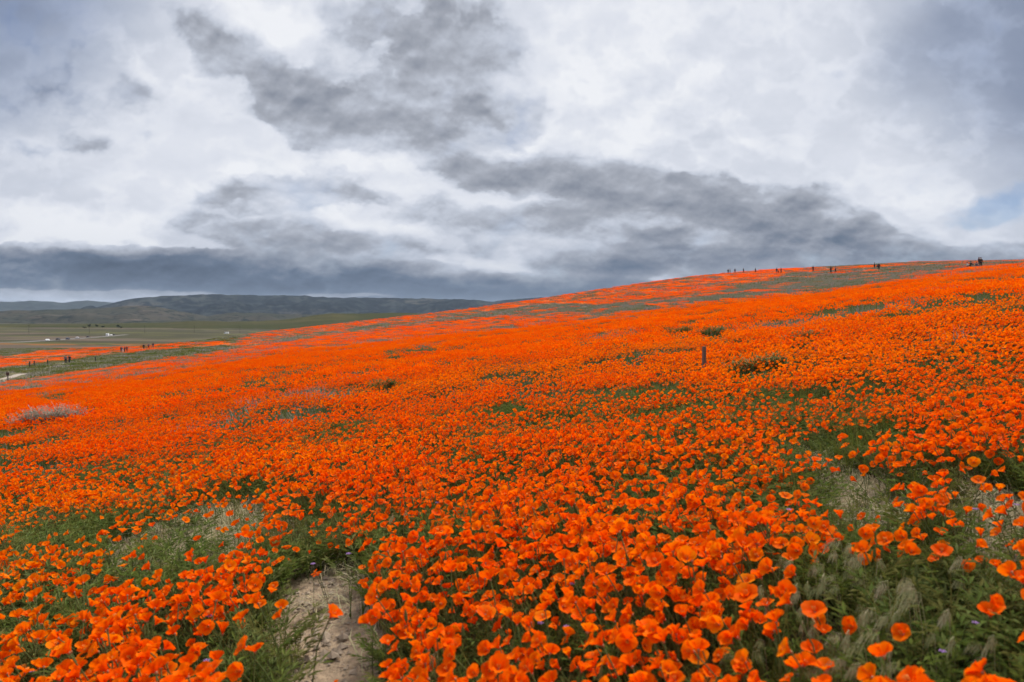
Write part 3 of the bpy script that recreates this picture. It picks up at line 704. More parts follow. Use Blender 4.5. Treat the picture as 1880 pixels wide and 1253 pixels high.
def put(x, y, sc, base, nproto, sink=0.0):
    n_ = len(x); z_ = ground(x, y) - sink
    PX.append(np.stack([x, y, z_], 1)); RT.append(np.stack([rng.normal(0, .04, n_), rng.normal(0, .04, n_), rng.uniform(0, 6.283, n_)], 1)); SC.append(sc); IX.append(base + rng.integers(0, nproto, n_))
x, y = cand(13.5, 41, 38); D = cover(x, y, ground(x, y))[0]; k = rng.random(len(x)) < D ** 1.3; x, y = x[k], y[k]; put(x, y, rng.uniform(.8, 1.2, len(x)), 0, 7)
x, y = cand(40, 105, 1.15); D = cover(x, y, ground(x, y))[0]; k = rng.random(len(x)) < D ** 1.5; x, y = x[k], y[k]; put(x, y, rng.uniform(.75, 1.15, len(x)), 7, 6)
x, y = cand(103, 330, .15); D = cover(x, y, ground(x, y))[0]; k = rng.random(len(x)) < D ** 1.8; x, y = x[k], y[k]; put(x, y, rng.uniform(.7, 1.1, len(x)), 13, 6)
pc2 = proto_collection('drift', cl14 + cl40 + cl100)
scatter('poppy_carpet', np.concatenate(PX), np.concatenate(RT), np.concatenate(SC), np.concatenate(IX), pc2, 'orange carpet of poppies running up the far hillside', 'poppies')

# --- foliage and grass between the flowers
def frond_tuft(seed):
    r_ = random.Random(seed); b_ = MB()
    for _ in range(11):
        az = r_.uniform(0, 6.283); L = r_.uniform(.07, .15); up_ = r_.uniform(.55, 1.15); ca, sa_ = math.cos(az), math.sin(az)
        for q in range(4):
            s_ = .35 + .65 * q / 3; bx, by, bz = ca * L * .8 * s_, sa_ * L * .8 * s_, L * up_ * s_ ** .8
            for sg in (-1, 1, 0):
                dl = L * .34 * (1.15 - s_ * .5); an = az + sg * .8
                tip = (bx + math.cos(an) * dl, by + math.sin(an) * dl, bz + dl * r_.uniform(.05, .6)); wx, wy = -math.sin(an) * .0034, math.cos(an) * .0034
                mx_ = ((bx + tip[0]) / 2, (by + tip[1]) / 2, (bz + tip[2]) / 2 + .003)
                b_.add([(bx, by, bz), (mx_[0] + wx, mx_[1] + wy, mx_[2]), tip, (mx_[0] - wx, mx_[1] - wy, mx_[2])], [(0, 1, 2, 3)], 0, [s_ * .5, s_ * .8, s_, s_ * .8])
        blade(b_, 0, 0, L * up_, L * .8, az, .0016, 0, r_, 2)
    return b_.mesh('frond_%d' % seed, [LEAF])
def grass_tuft(seed, n_, h, mt, flat=False, spread=.07):
    r_ = random.Random(seed); b_ = MB()
    for _ in range(n_):
        a = r_.uniform(0, 6.283); q = spread * math.sqrt(r_.random())
        if flat:
            hh = r_.uniform(.005, .045); bend = r_.uniform(.05, .16)
            blade(b_, q * math.cos(a), q * math.sin(a), hh, min(bend, .16), r_.gauss(2.6, .9), .0013, 0, r_, 3) if False else None
            L = r_.uniform(.06, .17); an = r_.gauss(2.6, .8); x0, y0 = q * math.cos(a), q * math.sin(a); z0, z1 = r_.uniform(0, .02), r_.uniform(.005, .05); w = .0012
            wx, wy = -math.sin(an) * w, math.cos(an) * w; xm, ym, zm = x0 + math.cos(an) * L * .5, y0 + math.sin(an) * L * .5, max(z0, z1) + r_.uniform(0, .025)
            an2 = an + r_.gauss(0, .35); x1, y1 = xm + math.cos(an2) * L * .5, ym + math.sin(an2) * L * .5
            b_.add([(x0 - wx, y0 - wy, z0), (x0 + wx, y0 + wy, z0), (xm + wx, ym + wy, zm), (xm - wx, ym - wy, zm), (x1, y1, z1)], [(0, 1, 2, 3), (3, 2, 4)], 0, [0, 0, .6, .6, 1])
        else:
            hh = h * r_.uniform(.45, 1.1); blade(b_, q * math.cos(a), q * math.sin(a), hh, hh * r_.uniform(.1, .75), r_.gauss(3.0, 1.5), .0016 * r_.uniform(.7, 1.4), 0, r_, 3)
    return b_.mesh('tuft_%d' % seed, [mt])
def bud(seed):
    r_ = random.Random(seed); b_ = MB(); h_ = r_.uniform(.13, .20); ln = r_.uniform(-.03, .03)
    b_.tube([(0, 0, -.01), (ln * .4, 0, h_ * .6), (ln, .004, h_)], [.0013, .0012, .0011], 3, 0, False, [0, .4, .8])
    b_.tube([(ln, .004, h_), (ln * 1.05, .004, h_ + .006), (ln * 1.1, .004, h_ + .02), (ln * 1.2, .004, h_ + .034)], [.002, .0042, .0036, .0006], 5, 0, True, [.6, .8, 1, 1])
    return b_.mesh('bud_%d' % seed, [STEM, PETAL])
bd_m = [bud(400 + i) for i in range(4)]
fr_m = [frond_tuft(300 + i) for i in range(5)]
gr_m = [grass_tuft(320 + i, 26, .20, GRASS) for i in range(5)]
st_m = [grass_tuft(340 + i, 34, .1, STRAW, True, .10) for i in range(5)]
wd_m = [weeds(360 + i, .17, 60, .17, .0040, [LEAF, LUPINE], .22) for i in range(5)]
lu_m = [weeds(370 + i, .20, 70,   .21, .0060, [LUPINE, LEAF], .18) for i in range(4)]
wf_m = [weeds(380 + i, .75, 190, .24, .014, [LUPINE, LEAF], .22) for i in range(4)]
wh_m = [weeds(390 + i, 1.9, 230, .30, .045, [LUPINE, LEAF], .22) for i in range(4)]
PX, RT, SC, IX = [], [], [], []
x, y = cand(.3, 7.5, 135); xf, yf = flank(.5, 5.5, 120); x = np.concatenate([x, xf]); y = np.concatenate([y, yf]); x = np.concatenate([x, rng.uniform(-2.5, 2.5, 700)]); y = np.concatenate([y, rng.uniform(-2, .5, 700)])
D, G_, ST_, SO_ = cover(x, y, ground(x, y)); k = rng.random(len(x)) > np.maximum(SO_ * .98, ST_ * .96); x, y = x[k], y[k]
lush = fbm(x / .9, y / .9, 151, 3); put(x, y, rng.uniform(.65, 1.25, len(x)) * (.75 + .6 * lush), 0, 5)
x, y = cand(.3, 7.5, 110); xf, yf = flank(.5, 5.5, 90); x = np.concatenate([x, xf]); y = np.concatenate([y, yf]); x = np.concatenate([x, rng.uniform(-2.5, 2.5, 500)]); y = np.concatenate([y, rng.uniform(-2, .5, 500)])
D, G_, ST_, SO_ = cover(x, y, ground(x, y)); px_, rw_ = to_pix(x, y, ground(x, y))
gw = .45 + .65 * sstep(fbm(x / 1.3, y / 1.3, 161, 3), .42, .6) + .9 * ell(px_, rw_, [(1650, 1140, 280, 160, 0, 1)])
k = rng.random(len(x)) < gw * (1 - np.maximum(SO_ * .97, ST_ * .96)); x, y = x[k], y[k]; put(x, y, rng.uniform(.6, 1.2, len(x)), 5, 5)
x, y = cand(.8, 9, 330); D, G_, ST_, SO_ = cover(x, y, ground(x, y)); k = rng.random(len(x)) < np.maximum(ST_ * (1 - .6 * SO_), .03); x, y = x[k], y[k]; put(x, y, rng.uniform(.6, 1.25, len(x)), 10, 5)
x, y = cand(7, 41, 24); D, G_, ST_, SO_ = cover(x, y, ground(x, y)); k = rng.random(len(x)) > .9 * np.maximum(G_, ST_); x, y = x[k], y[k]; put(x, y, rng.uniform(.7, 1.3, len(x)), 15, 5)
x, y = cand(7, 41, 24); D, G_, ST_, SO_ = cover(x, y, ground(x, y)); k = rng.random(len(x)) < G_ * .9; x, y = x[k], y[k]; put(x, y, rng.uniform(.7, 1.25, len(x)), 20, 4)
x, y = cand(40, 105, 1.5); D, G_, ST_, SO_ = cover(x, y, ground(x, y)); k = rng.random(len(x)) < np.maximum(G_, .25); x, y = x[k], y[k]; put(x, y, rng.uniform(.7, 1.25, len(x)), 24, 4)
x, y = cand(103, 330, .20); zz = ground(x, y); D, G_, ST_, SO_ = cover(x, y, zz); k = rng.random(len(x)) < np.maximum(G_, np.where(D < .2, .9, .2))
TRAILZONE = [(26, 691, 26, 9, -20, 1), (82, 677, 22, 2.2, -14, 1), (113, 669, 8, 2, 0, 1)]
px_, rw_ = to_pix(x, y, zz); k &= ell(px_, rw_, TRAILZONE) < .4
x, y = x[k], y[k]; lowland = (px_[k] < 440) & (rng.random(len(x)) < .45); put(x, y, rng.uniform(.7, 1.25, len(x)), 28, 4); far_k = len(IX) - 1
x, y = cand(.8, 6, 26); D, G_, ST_, SO_ = cover(x, y, ground(x, y)); k = rng.random(len(x)) > np.maximum(SO_, ST_); x, y = x[k], y[k]; put(x, y, rng.uniform(.8, 1.2, len(x)), 32, 4)
# clods and pebbles on the bare soil
def clod(seed):
    r_ = random.Random(seed); b_ = MB()
    for _ in range(7):
        c = (r_.uniform(-.06, .06), r_.uniform(-.06, .06), .001); q = r_.uniform(.002, .008) * (2 if r_.random() < .12 else 1)
        v = [(c[0] + q * r_.uniform(.7, 1.3) * math.cos(a), c[1] + q * r_.uniform(.7, 1.3) * math.sin(a), c[2] + q * .15) for a in (0, 1.26, 2.5, 3.8, 5.0)] + [(c[0] + q * r_.uniform(-.3, .3), c[1] + q * .2, c[2] + q * r_.uniform(.6, 1.0))]
        b_.add(v, [(i_, (i_ + 1) % 5, 5) for i_ in range(5)])
    return b_.mesh('clod_%d' % seed, [CLOD])
CLOD = plain('soil_clod', (.27, .21, .15), .95, .4, 60)
co_m = [clod(420 + i) for i in range(4)]
gn_m = [weeds(430 + i, 1.9, 230, .30, .045, [GRASS, LEAF], .4) for i in range(4)]
x, y = cand(.8, 7, 420); D, G_, ST_, SO_ = cover(x, y, ground(x, y)); k = rng.random(len(x)) < np.maximum(SO_ * .9, ST_ * .25); x, y = x[k], y[k]; put(x, y, rng.uniform(.5, 1.5, len(x)), 36, 4)
IX[far_k] = np.where(lowland, IX[far_k] + 12, IX[far_k])
pc3 = proto_collection('herb', fr_m + gr_m + st_m + wd_m + lu_m + wf_m + wh_m + bd_m + co_m + gn_m)
scatter('grass', np.concatenate(PX), np.concatenate(RT), np.concatenate(SC), np.concatenate(IX), pc3, 'green poppy leaves, grass and straw between the flowers', 'grass')

# ------------------------------------------------------------------ the poppies nearest the camera, each one a thing with its parts
share = []
for k in range(10):
    pm = HI[k]
    share.append(dict(stem=pm['stem'].mesh('stem', [STEM], True), petal=[p.mesh('petal', [PETAL], True) for p in pm['petal']], gold=[p.mesh('petal', [PETAL_GOLD], True) for p in pm['petal']], pistil=pm['pistil'].mesh('pistil', [PISTIL]), receptacle=pm['receptacle'].mesh('receptacle', [CALYX], True)))
REG = [(lambda a, b: 1560 < a and b < 985 and a > 1560, 'in the right edge bank'),
       (lambda a, b: 1600 < a < 1790 and 900 < b < 1030, 'in the clump below straw trail'),
       (lambda a, b: a > 1500 and b > 1010, 'in the lower right dark grass'),
       (lambda a, b: 1330 < a and b > 1120, 'at the lower right grass edge'),
       (lambda a, b: 1330 < a, 'among the drooping grass heads'),
       (lambda a, b: 1050 < a and b > 1130, 'in the big bottom clump'),
       (lambda a, b: 700 < a and b > 1130, 'in the bottom clump beside soil'),
       (lambda a, b: 700 < a and b > 1030, 'in the near field middle'),
       (lambda a, b: 700 < a, 'in the upper near field'),
       (lambda a, b: 540 < a and b > 1040, 'on the bare soil edge'),
       (lambda a, b: 380 < a and b > 1140, 'over the leafy green patch'),
       (lambda a, b: a > 200 and b > 1000, 'in the clump below straw patch'),
       (lambda a, b: b > 1120, 'in the bottom left clump'),
       (lambda a, b: True, 'left of the straw patch')]
info = []
for i in own:
    a, b = float(ppx[i]), float(prow[i])
    reg = next(s_ for f_, s_ in REG if f_(a, b))
    lx = math.cos(wind[i]) * FORMS[idx[i]][3]; ly = math.sin(wind[i]) * FORMS[idx[i]][3]
    if FORMS[idx[i]][3] < 22: ln = 'upright'
    elif abs(lx) >= abs(ly): ln = 'leaning left' if lx < 0 else 'leaning right'
    else: ln = 'facing the viewer' if ly < 0 else 'turned away'
    info.append((FORMS[idx[i]][0], ln, reg, a, b))
groups = {}
for q, v in enumerate(info): groups.setdefault(v[:3], []).append(q)
labels = [None] * len(info)
ORD = ['', 'second', 'third', 'fourth', 'fifth', 'sixth', 'seventh', 'eighth', 'ninth', 'tenth', 'eleventh', 'twelfth', 'thirteenth', 'fourteenth', 'fifteenth', 'sixteenth']
for (fm, ln, reg), qs in groups.items():
    qs.sort(key=lambda q: info[q][3]); n_ = len(qs)
    for p, q in enumerate(qs):
        base = '%s orange poppy %s %s' % (fm, ln, reg)
        if n_ == 1: labels[q] = base
        elif p == 0: labels[q] = 'leftmost ' + base
        elif p == n_ - 1: labels[q] = 'rightmost ' + base
        elif n_ == 3: labels[q] = 'middle ' + base
        else: labels[q] = '%s from left %s' % (ORD[p], base)
for q, i in enumerate(own):
    o = bpy.data.objects.new('poppy', None); C.objects.link(o); o.empty_display_size = .05
    o.location = (x_own[q], y_own[q], z_own[q]) if False else tuple(Pn[i]); o.rotation_euler = tuple(rot[i]); o.scale = (scl[i],) * 3
    tag(o, labels[q], 'poppy', 'poppies nearest the camera')
    sh = share[idx[i]]
    for nm in ('stem', 'receptacle', 'pistil'):
        c = bpy.data.objects.new(nm, sh[nm]); C.objects.link(c); c.parent = o
    for pm in sh['gold' if tint[i] else 'petal']:
        c = bpy.data.objects.new('petal', pm); C.objects.link(c); c.parent = o

# ------------------------------------------------------------------ drooping brome heads at the lower right, and small lilac flowers
def plume_meshes(seed):
    r_ = random.Random(seed); hgt = r_.uniform(.19, .26); dr = r_.uniform(.028, .055)
    pts = [(0, 0, -.02), (.006, 0, hgt * .6), (dr * .45, 0, hgt), (dr * .95, 0, hgt * .985), (dr * 1.2, 0, hgt * .93)]
    s_ = MB(); s_.tube(pts, [.0011, .001, .0008, .0007, .0006], 3, 0, False, [0, .4, .8, 1, 1])
    h_ = MB()
    for q in range(38):
        u_ = r_.random(); bx = dr * (.45 + .8 * u_); bz = hgt * (1 - .08 * u_ ** 2); an = r_.uniform(0, 6.283); sp_ = r_.uniform(.002, .013); L = r_.uniform(.022, .046)
        ex, ey, ez = bx + sp_ * math.cos(an) + .010, sp_ * math.sin(an), bz - L
        w = r_.uniform(.0005, .0011); mxx, myy, mzz = bx + sp_ * .7 * math.cos(an), sp_ * .7 * math.sin(an), bz - L * .42
        h_.add([(bx, 0, bz), (mxx - w * math.sin(an), myy + w * math.cos(an), mzz), (ex, ey, ez), (mxx + w * math.sin(an), myy - w * math.cos(an), mzz)], [(0, 1, 2, 3)], 0, [.2, .5, 1, .5])
    return s_.mesh('stem', [STRAW]), h_.mesh('plume', [PLUME])
PL = [plume_meshes(500 + i) for i in range(8)]
rp = random.Random(77)
spots = []
for (cx, cy, sx, sy, k_) in [(1500, 1015, 45, 20, 7), (1590, 1010, 28, 20, 8), (1430, 1040, 35, 24, 4), (1540, 1060, 60, 26, 10), (1650, 1085, 45, 22, 10), (1420, 1085, 35, 22, 3), (1770, 1020, 20, 14, 2), (1625, 1100, 50, 25, 5), (1755, 1120, 25, 20, 3), (1370, 1165, 20, 30, 2), (1420, 1165, 20, 22, 1), (1480, 1110, 50, 30, 5), (1600, 1190, 90, 35, 6), (1560, 1215, 40, 25, 5), (1660, 1205, 30, 25, 3), (1820, 1175, 30, 30, 3), (720, 930, 25, 14, 3), (790, 1180, 30, 30, 1)]:
    for _ in range(k_): spots.append((rp.gauss(cx, sx * .6), rp.gauss(cy, sy * .6)))
# head height is about a quarter metre: find the stalk's foot so that the head stands where the photo shows it
def foot(px, row, h_):
    xx, yy, zz = ray(px, row); n_ = math.hypot(xx, yy); q = np.linspace(.6, 30, 6000)
    a = H + zz / n_ * q - h_ - ground(xx / n_ * q, yy / n_ * q); k_ = int(np.argmax(a < 0)); return xx / n_ * q[k_], yy / n_ * q[k_]
pl_info = []
for a, b in spots:
    fx, fy = foot(a, b, .21)
    pl_info.append((a, b, fx, fy))
PREG = [(lambda a, b: a < 900, 'beside the bare soil'), (lambda a, b: a < 1330, 'in the middle poppies'), (lambda a, b: b < 1035 and a < 1470, 'on the upper left rim of the green patch'), (lambda a, b: b < 1035, 'below the straw trail'),
        (lambda a, b: a < 1470, 'at the left edge of the green patch'), (lambda a, b: b < 1100 and a < 1600, 'in the upper middle of the green patch'), (lambda a, b: b < 1100, 'in the upper right of the green patch'),
        (lambda a, b: a > 1720, 'near the right edge of the picture'), (lambda a, b: b < 1150, 'in the middle of the green patch'), (lambda a, b: True, 'at the bottom of the green patch')]
gp = {}
for q, v in enumerate(pl_info): gp.setdefault(next(s_ for f_, s_ in PREG if f_(v[0], v[1])), []).append(q)
for reg, qs in gp.items():
    qs.sort(key=lambda q: pl_info[q][0])
    for p, q in enumerate(qs):
        a, b, fx, fy = pl_info[q]
        o = empty('grass_plume', (fx, fy, float(ground(fx, fy))), rp.gauss(2.9, 1.0)); o.scale = (rp.uniform(.68, .98),) * 3
        pre = '' if len(qs) == 1 else 'leftmost ' if p == 0 else 'rightmost ' if p == len(qs) - 1 else '%s from left ' % ORD[p] if p < len(ORD) else 'sixth from right '
        tag(o, '%sdrooping dry grass head %s' % (pre, reg), 'grass head', 'drooping grass heads')
        ms = PL[q % 8]
        for nm, me in (('stem', ms[0]), ('plume', ms[1])):
            c = bpy.data.objects.new(nm, me); C.objects.link(c); c.parent = o
fb_ = MB()
for q in range(5):
    a = q * 2 * math.pi / 5; fb_.add([(0, 0, .16), (.006 * math.cos(a - .45), .006 * math.sin(a - .45), .163), (.0085 * math.cos(a), .0085 * math.sin(a), .162), (.006 * math.cos(a + .45), .006 * math.sin(a + .45), .163)], [(0, 1, 2, 3)], 0, [0, .6, 1, .6])
st_ = MB(); st_.tube([(0, 0, -.01), (.003, 0, .08), (0, 0, .16)], [.0008, .0007, .0006], 3, 0, False, [0, .5, 1])
FLM, STM = fb_.mesh('blossom', [LILAC]), st_.mesh('stem', [STEM])
fl = [(992, 1163, 'below the middle poppies'), (1040, 1162, 'right of centre at the bottom'), (1051, 1085, 'among the central poppies'), (1135, 1028, 'in the middle field'), (1262, 1068, 'beside the right hand clump'), (1275, 1143, 'under the right hand clump'), (1730, 1199, 'in the lower right grass'), (1448, 960, 'left of the straw trail'), (1790, 1150, 'near the right edge'), (1865, 945, 'under the right edge bank'), (803, 937, 'in the left middle field'), (640, 1040, 'above the bare soil'), (380, 1237, 'in the leafy green patch'), (385, 1155, 'below the left clump'), (60, 1228, 'in the bottom left corner'), (575, 1052, 'left of the bare soil'), (795, 945, 'beside another in the left middle field'), (1790, 955, 'right of the straw trail')]
for a, b, w in fl:
    fx, fy = foot(a, b, .16); o = empty('lilac_flower', (fx, fy, float(ground(fx, fy))), rp.uniform(0, 6)); o.scale = (rp.uniform(.9, 1.3),) * 3
    tag(o, 'tiny lilac flower ' + w, 'wildflower', 'tiny lilac flowers')
    for nm, me in (('blossom', FLM), ('stem', STM)):
        c = bpy.data.objects.new(nm, me); C.objects.link(c); c.parent = o

# ------------------------------------------------------------------ shrubs standing in the poppies
TWIG = leafy('dry_twig', [((.20, .185, .135), (.36, .335, .26))], .1)
def shrub(name, label, px, row, wid, hgt, n_twig, tm, lm, n_leaf, seed, flat=.6):
    cx, cy, cz = hit(px, row); r_ = random.Random(seed)
    o = empty(name, (cx, cy, cz)); tag(o, label, 'shrub')
    b_ = MB(); l_ = MB()
    for _ in range(n_twig):
        x0 = r_.uniform(-wid / 2, wid / 2) * .8; y0 = r_.uniform(-wid / 2, wid / 2) * .5 * flat; z0 = float(ground(cx + x0, cy + y0)) - cz
        prof = math.sqrt(max(.05, 1 - (2 * x0 / wid) ** 2)); az = r_.uniform(0, 6.283); L = hgt * prof * r_.uniform(.55, 1.1); sp_ = L * r_.uniform(.2, .9)
        p = [(x0, y0, z0 - .03), (x0 + math.cos(az) * sp_ * .4, y0 + math.sin(az) * sp_ * .4 * flat, z0 + L * .6), (x0 + math.cos(az) * sp_, y0 + math.sin(az) * sp_ * flat, z0 + L)]
        b_.tube(p, [.006, .004, .0015], 3, 0, False, [0, .5, 1])
        for _ in range(n_leaf):
            u_ = r_.uniform(.3, 1.0); k_ = 0 if u_ < .5 else 1; f_ = (u_ - .5 * k_) * 2
            q = [p[k_][i] * (1 - f_) + p[k_ + 1][i] * f_ for i in range(3)]; a = r_.uniform(0, 6.283); ll = r_.uniform(.02, .06); e = r_.uniform(-.2, .9)
            w = ll * .10 if lm is TWIG else ll * .2
            t_ = (q[0] + math.cos(a) * ll, q[1] + math.sin(a) * ll, q[2] + ll * e); mm = [(q[i] + t_[i]) / 2 for i in range(3)]
            l_.add([q, (mm[0] - w * math.sin(a), mm[1] + w * math.cos(a), mm[2]), t_, (mm[0] + w * math.sin(a), mm[1] - w * math.cos(a), mm[2])], [(0, 1, 2, 3)], 0, [.2, .6, 1, .6])
    link('twigs', b_.mesh('twigs', [tm]), o); link('leaves', l_.mesh('leaves', [lm]), o)
shrub('dry_shrub', 'pale grey dry shrub standing in the poppies at the left', 92, 789, 1.5, .43, 360, TWIG, TWIG, 14, 601, .5)
shrub('green_bush', 'dark green leafy bush to the right of the short stake', 1392, 701, .80, .28, 170, STEM, GRASS, 14, 602)
shrub('green_bush', 'larger green weed clump on the slope above the stake', 1312, 625, 1.1, .30, 170, STEM, GRASS, 10, 603)
shrub('green_bush', 'smaller green weed clump upslope and left of the stake', 1251, 620, .9, .28, 130, STEM, GRASS, 9, 604)
shrub('green_bush', 'low green weed clump upslope and right of the stake', 1478, 639, .6, .25, 100, STEM, GRASS, 9, 605)
shrub('green_bush', 'green weed clump in the left middle of the field', 712, 727, .6, .30, 110, STEM, LEAF, 9, 606)
shrub('green_bush', 'low weed clump beyond the dry shrub', 108, 734, 1.2, .2, 60, STEM, GRASS, 8, 607)
shrub('green_bush', 'dark low bush on the trail bank', 78, 676, 2.0, .9, 60, STEM, GRASS, 10, 608)
shrub('green_bush', 'small dark bush just above the field edge', 34, 684, 1.8, .7, 50, STEM, GRASS, 10, 609)

# ------------------------------------------------------------------ posts and the trail sign
WOOD = plain('weathered_wood', (.14, .105, .085), .9, .4, 30)
DARKW = plain('dark_post_wood', (.045, .036, .030), .9, .4, 20)
def post(name, label, px, row, w, dpt, hgt, m, cat='post', tilt=0.0, rng_=None):
    cx, cy, cz = hit(px, row) if rng_ is None else at_range(px, rng_)
    b_ = MB(); b_.box((0, 0, hgt / 2 - .05), (w / 2, dpt / 2, hgt / 2 + .05)); b_.box((0, 0, hgt + .004), (w / 2 * .86, dpt / 2 * .86, .006))
    # a weather split down the face and a bevelled top
    b_.box((w * .12, -dpt / 2 - .0015, hgt * .55), (w * .03, .002, hgt * .4))
    o = link(name, b_.mesh(name, [m]), None, (cx, cy, cz)); o.rotation_euler = (rad(tilt), rad(tilt * .6), .25)
    return tag(o, label, cat)
post('marker_stake', 'short weathered wooden stake standing up out of the poppies', 1292, 704, .036, .030, .42, WOOD, 'stake')
for px_, rw_, lb in [(55, 676, 'dark fence post by the trail, left one of the close pair'), (63.5, 673.5, 'dark fence post by the trail, right one of the close pair'), (88, 671.5, 'dark fence post midway between post pair and walking couple'), (175.5, 666, 'dark post standing alone right of the walking couple')]:
    post('fence_post', lb, px_, rw_, .16, .16, 1.15, DARKW)
SIGNM = plain('sign_brown', (.07, .035, .03), .7, .2, 10)
cx, cy, cz = hit(15, 700); o = empty('trail_sign', (cx, cy, cz), .3); tag(o, 'small dark trail sign on a post at the pale path', 'sign')
b_ = MB(); b_.box((0, 0, .45), (.05, .05, .5)); link('post', b_.mesh('post', [DARKW]), o)
b_ = MB(); b_.box((0, -.07, .93), (.17, .02, .19)); link('sign_panel', b_.mesh('sign_panel', [SIGNM]), o)

# ------------------------------------------------------------------ trail and road strips
def strip(name, pts, width, lift, m, label):
    P2 = []
    for a, b in zip(pts[:-1], pts[1:]):
        for q in range(12): P2.append((a[0] + (b[0] - a[0]) * q / 12, a[1] + (b[1] - a[1]) * q / 12))
    P2.append(pts[-1][:2]); v = []; f = []
    for i, (x0, y0) in enumerate(P2):
        a = P2[max(0, i - 1)]; b = P2[min(len(P2) - 1, i + 1)]; dx, dy = b[0] - a[0], b[1] - a[1]; n_ = math.hypot(dx, dy) or 1
        w_ = width * (.85 + .3 * float(vnoise(i * .7, 0, 3)))
        for s_ in (-1, -.33, .33, 1):
            xx, yy = x0 - dy / n_ * w_ / 2 * s_, y0 + dx / n_ * w_ / 2 * s_; v.append((xx, yy, float(ground(xx, yy)) + lift * (1 if abs(s_) < .9 else .3)))
    for i in range(len(P2) - 1):
        for k_ in range(3): f.append((i * 4 + k_, i * 4 + k_ + 1, i * 4 + k_ + 5, i * 4 + k_ + 4))
    return tag(link(name, mesh_from(name, v, f, [m], None, True)), label, None, None, 'structure')
TRAIL = plain('pale_trail', (.34, .28, .22), .95, .2, 2)
ROAD = plain('road_dirt', (.125, .115, .10), .95, .2, .3)
tp = [hit(-60, 716), hit(8, 696), hit(40, 687.5), hit(50, 684.5)]
strip('path', tp, 1.9, .03, TRAIL, 'pale dirt trail at the left edge of the field')
tp = [hit(66, 680), hit(80, 677), hit(96, 673.5)]
strip('path', tp, .7, .03, TRAIL, 'thin worn line of the trail between grassy banks')
tp = [hit(104, 669.3), hit(113, 668.6), hit(122, 667.6)]
strip('path', tp, 2.2, .06, TRAIL, 'short visible stretch of pale trail by the couple')
rp_ = [at_range(-300, 430), at_range(-60, 480), at_range(30, 520), at_range(100, 600), at_range(150, 690), at_range(200, 800), at_range(230, 900)]
strip('road', rp_, 8, .25, ROAD, 'valley road with parked cars')

# ------------------------------------------------------------------ cars along the valley road
GLASS = plain('car_glass', (.03, .035, .04), .15, .05); TYRE = plain('tyre', (.02, .02, .02), .9, .1); LAMP = plain('lamp_glass', (.7, .7, .66), .2, .05); RED = plain('tail_lamp', (.4, .02, .02), .3, .05)
def paint(nm, c): return plain(nm, c, .3, .04)
PAINT = dict(white=paint('white_paint', (.8, .8, .8)), black=paint('black_paint', (.02, .02, .022)), silver=paint('silver_paint', (.42, .40, .41)), blue=paint('dark_blue_paint', (.03, .045, .08)))
def car(col, label, px, r, kind='car', turn=0.0):
    cx, cy, cz = at_range(px, r); hd = math.atan2(rp_[4][1] - rp_[2][1], rp_[4][0] - rp_[2][0]) + turn
    name = {'car': 'parked_car', 'van': 'parked_van'}[kind]
    o = empty(name, (cx, cy, cz + .25), hd); tag(o, label, 'car' if kind == 'car' else 'van', 'vehicles along the valley road')
    if kind == 'car': L, Wd, top, prof, gl = 4.5, 1.8, 1.5, [(-2.25, .35), (-2.25, .85), (-1.9, .95), (-1.5, 1.42), (-.2, 1.5), (.55, 1.42), (1.15, .98), (2.1, .82), (2.25, .6), (2.25, .35)], [(-1.62, 1.0), (-1.38, 1.36), (.45, 1.36), (1.0, 1.0)]
    else: L, Wd, top, prof, gl = 6.4, 2.2, 2.7, [(-3.2, .4), (-3.2, 2.6), (-3.0, 2.72), (2.0, 2.72), (2.5, 2.3), (2.75, 1.35), (3.2, 1.15), (3.25, .4)], [(1.3, 1.45), (1.3, 2.2), (2.3, 2.2), (2.6, 1.45)]
    n_ = len(prof); b_ = MB()
    v = [(a, s_ * Wd / 2 * (1 if z_ < 1.0 else .88), z_) for s_ in (-1, 1) for a, z_ in prof]
    b_.add(v, [tuple(range(n_)), tuple(reversed(range(n_, 2 * n_)))] + [(i, i + n_, (i + 1) % n_ + n_, (i + 1) % n_) for i in range(n_)]); link('body', b_.mesh('body', [PAINT[col]]), o)
    for s_ in (-1, 1):
        g = MB(); yy = s_ * (Wd / 2 * .885 + .02); g.add([(a, yy, z_) for a, z_ in gl], [tuple(range(len(gl)))]); link('side_window', g.mesh('side_window', [GLASS]), o)
        l_ = MB(); l_.box((L / 2 - .04, s_ * Wd * .36, .72), (.06, .16, .09)); link('headlight', l_.mesh('headlight', [LAMP]), o)
        l_ = MB(); l_.box((-L / 2 + .0, s_ * Wd * .38, .78), (.05, .12, .12)); link('tail_light', l_.mesh('tail_light', [RED]), o)
        for fx in (-.31, .31):
            w = MB(); w.tube([(L * fx, s_ * Wd / 2 - .12, .33), (L * fx, s_ * Wd / 2 + .02, .33)], [.34, .34], 12); link('wheel', w.mesh('wheel', [TYRE]), o)
car('white', 'white car nearest of those parked along the valley road', 86, 545)
car('black', 'black car parked just right of the nearest white car', 105, 585)
car('blue', 'dark car in the middle of the parked row', 123, 610)
car('silver', 'silver car in the middle of the valley road', 141, 655)
car('black', 'dark car behind the silver car on the valley road', 160, 705)
car('white', 'white van at the far end of the parked row', 196.5, 790, 'van')
car('white', 'white car beside the white van at the row end', 203, 812)
car('black', 'black car last in the row on the valley road', 208.5, 835)
car('white', 'leftmost white van parked far across the valley', 415, 980, 'van', .9)
car('white', 'large white van in the middle of the far valley', 471, 930, 'van', .2)
car('white', 'white van right of the large one across the valley', 479, 945, 'van', .9)
car('silver', 'silver car at the right end of the far valley group', 495, 960, 'car', .6)

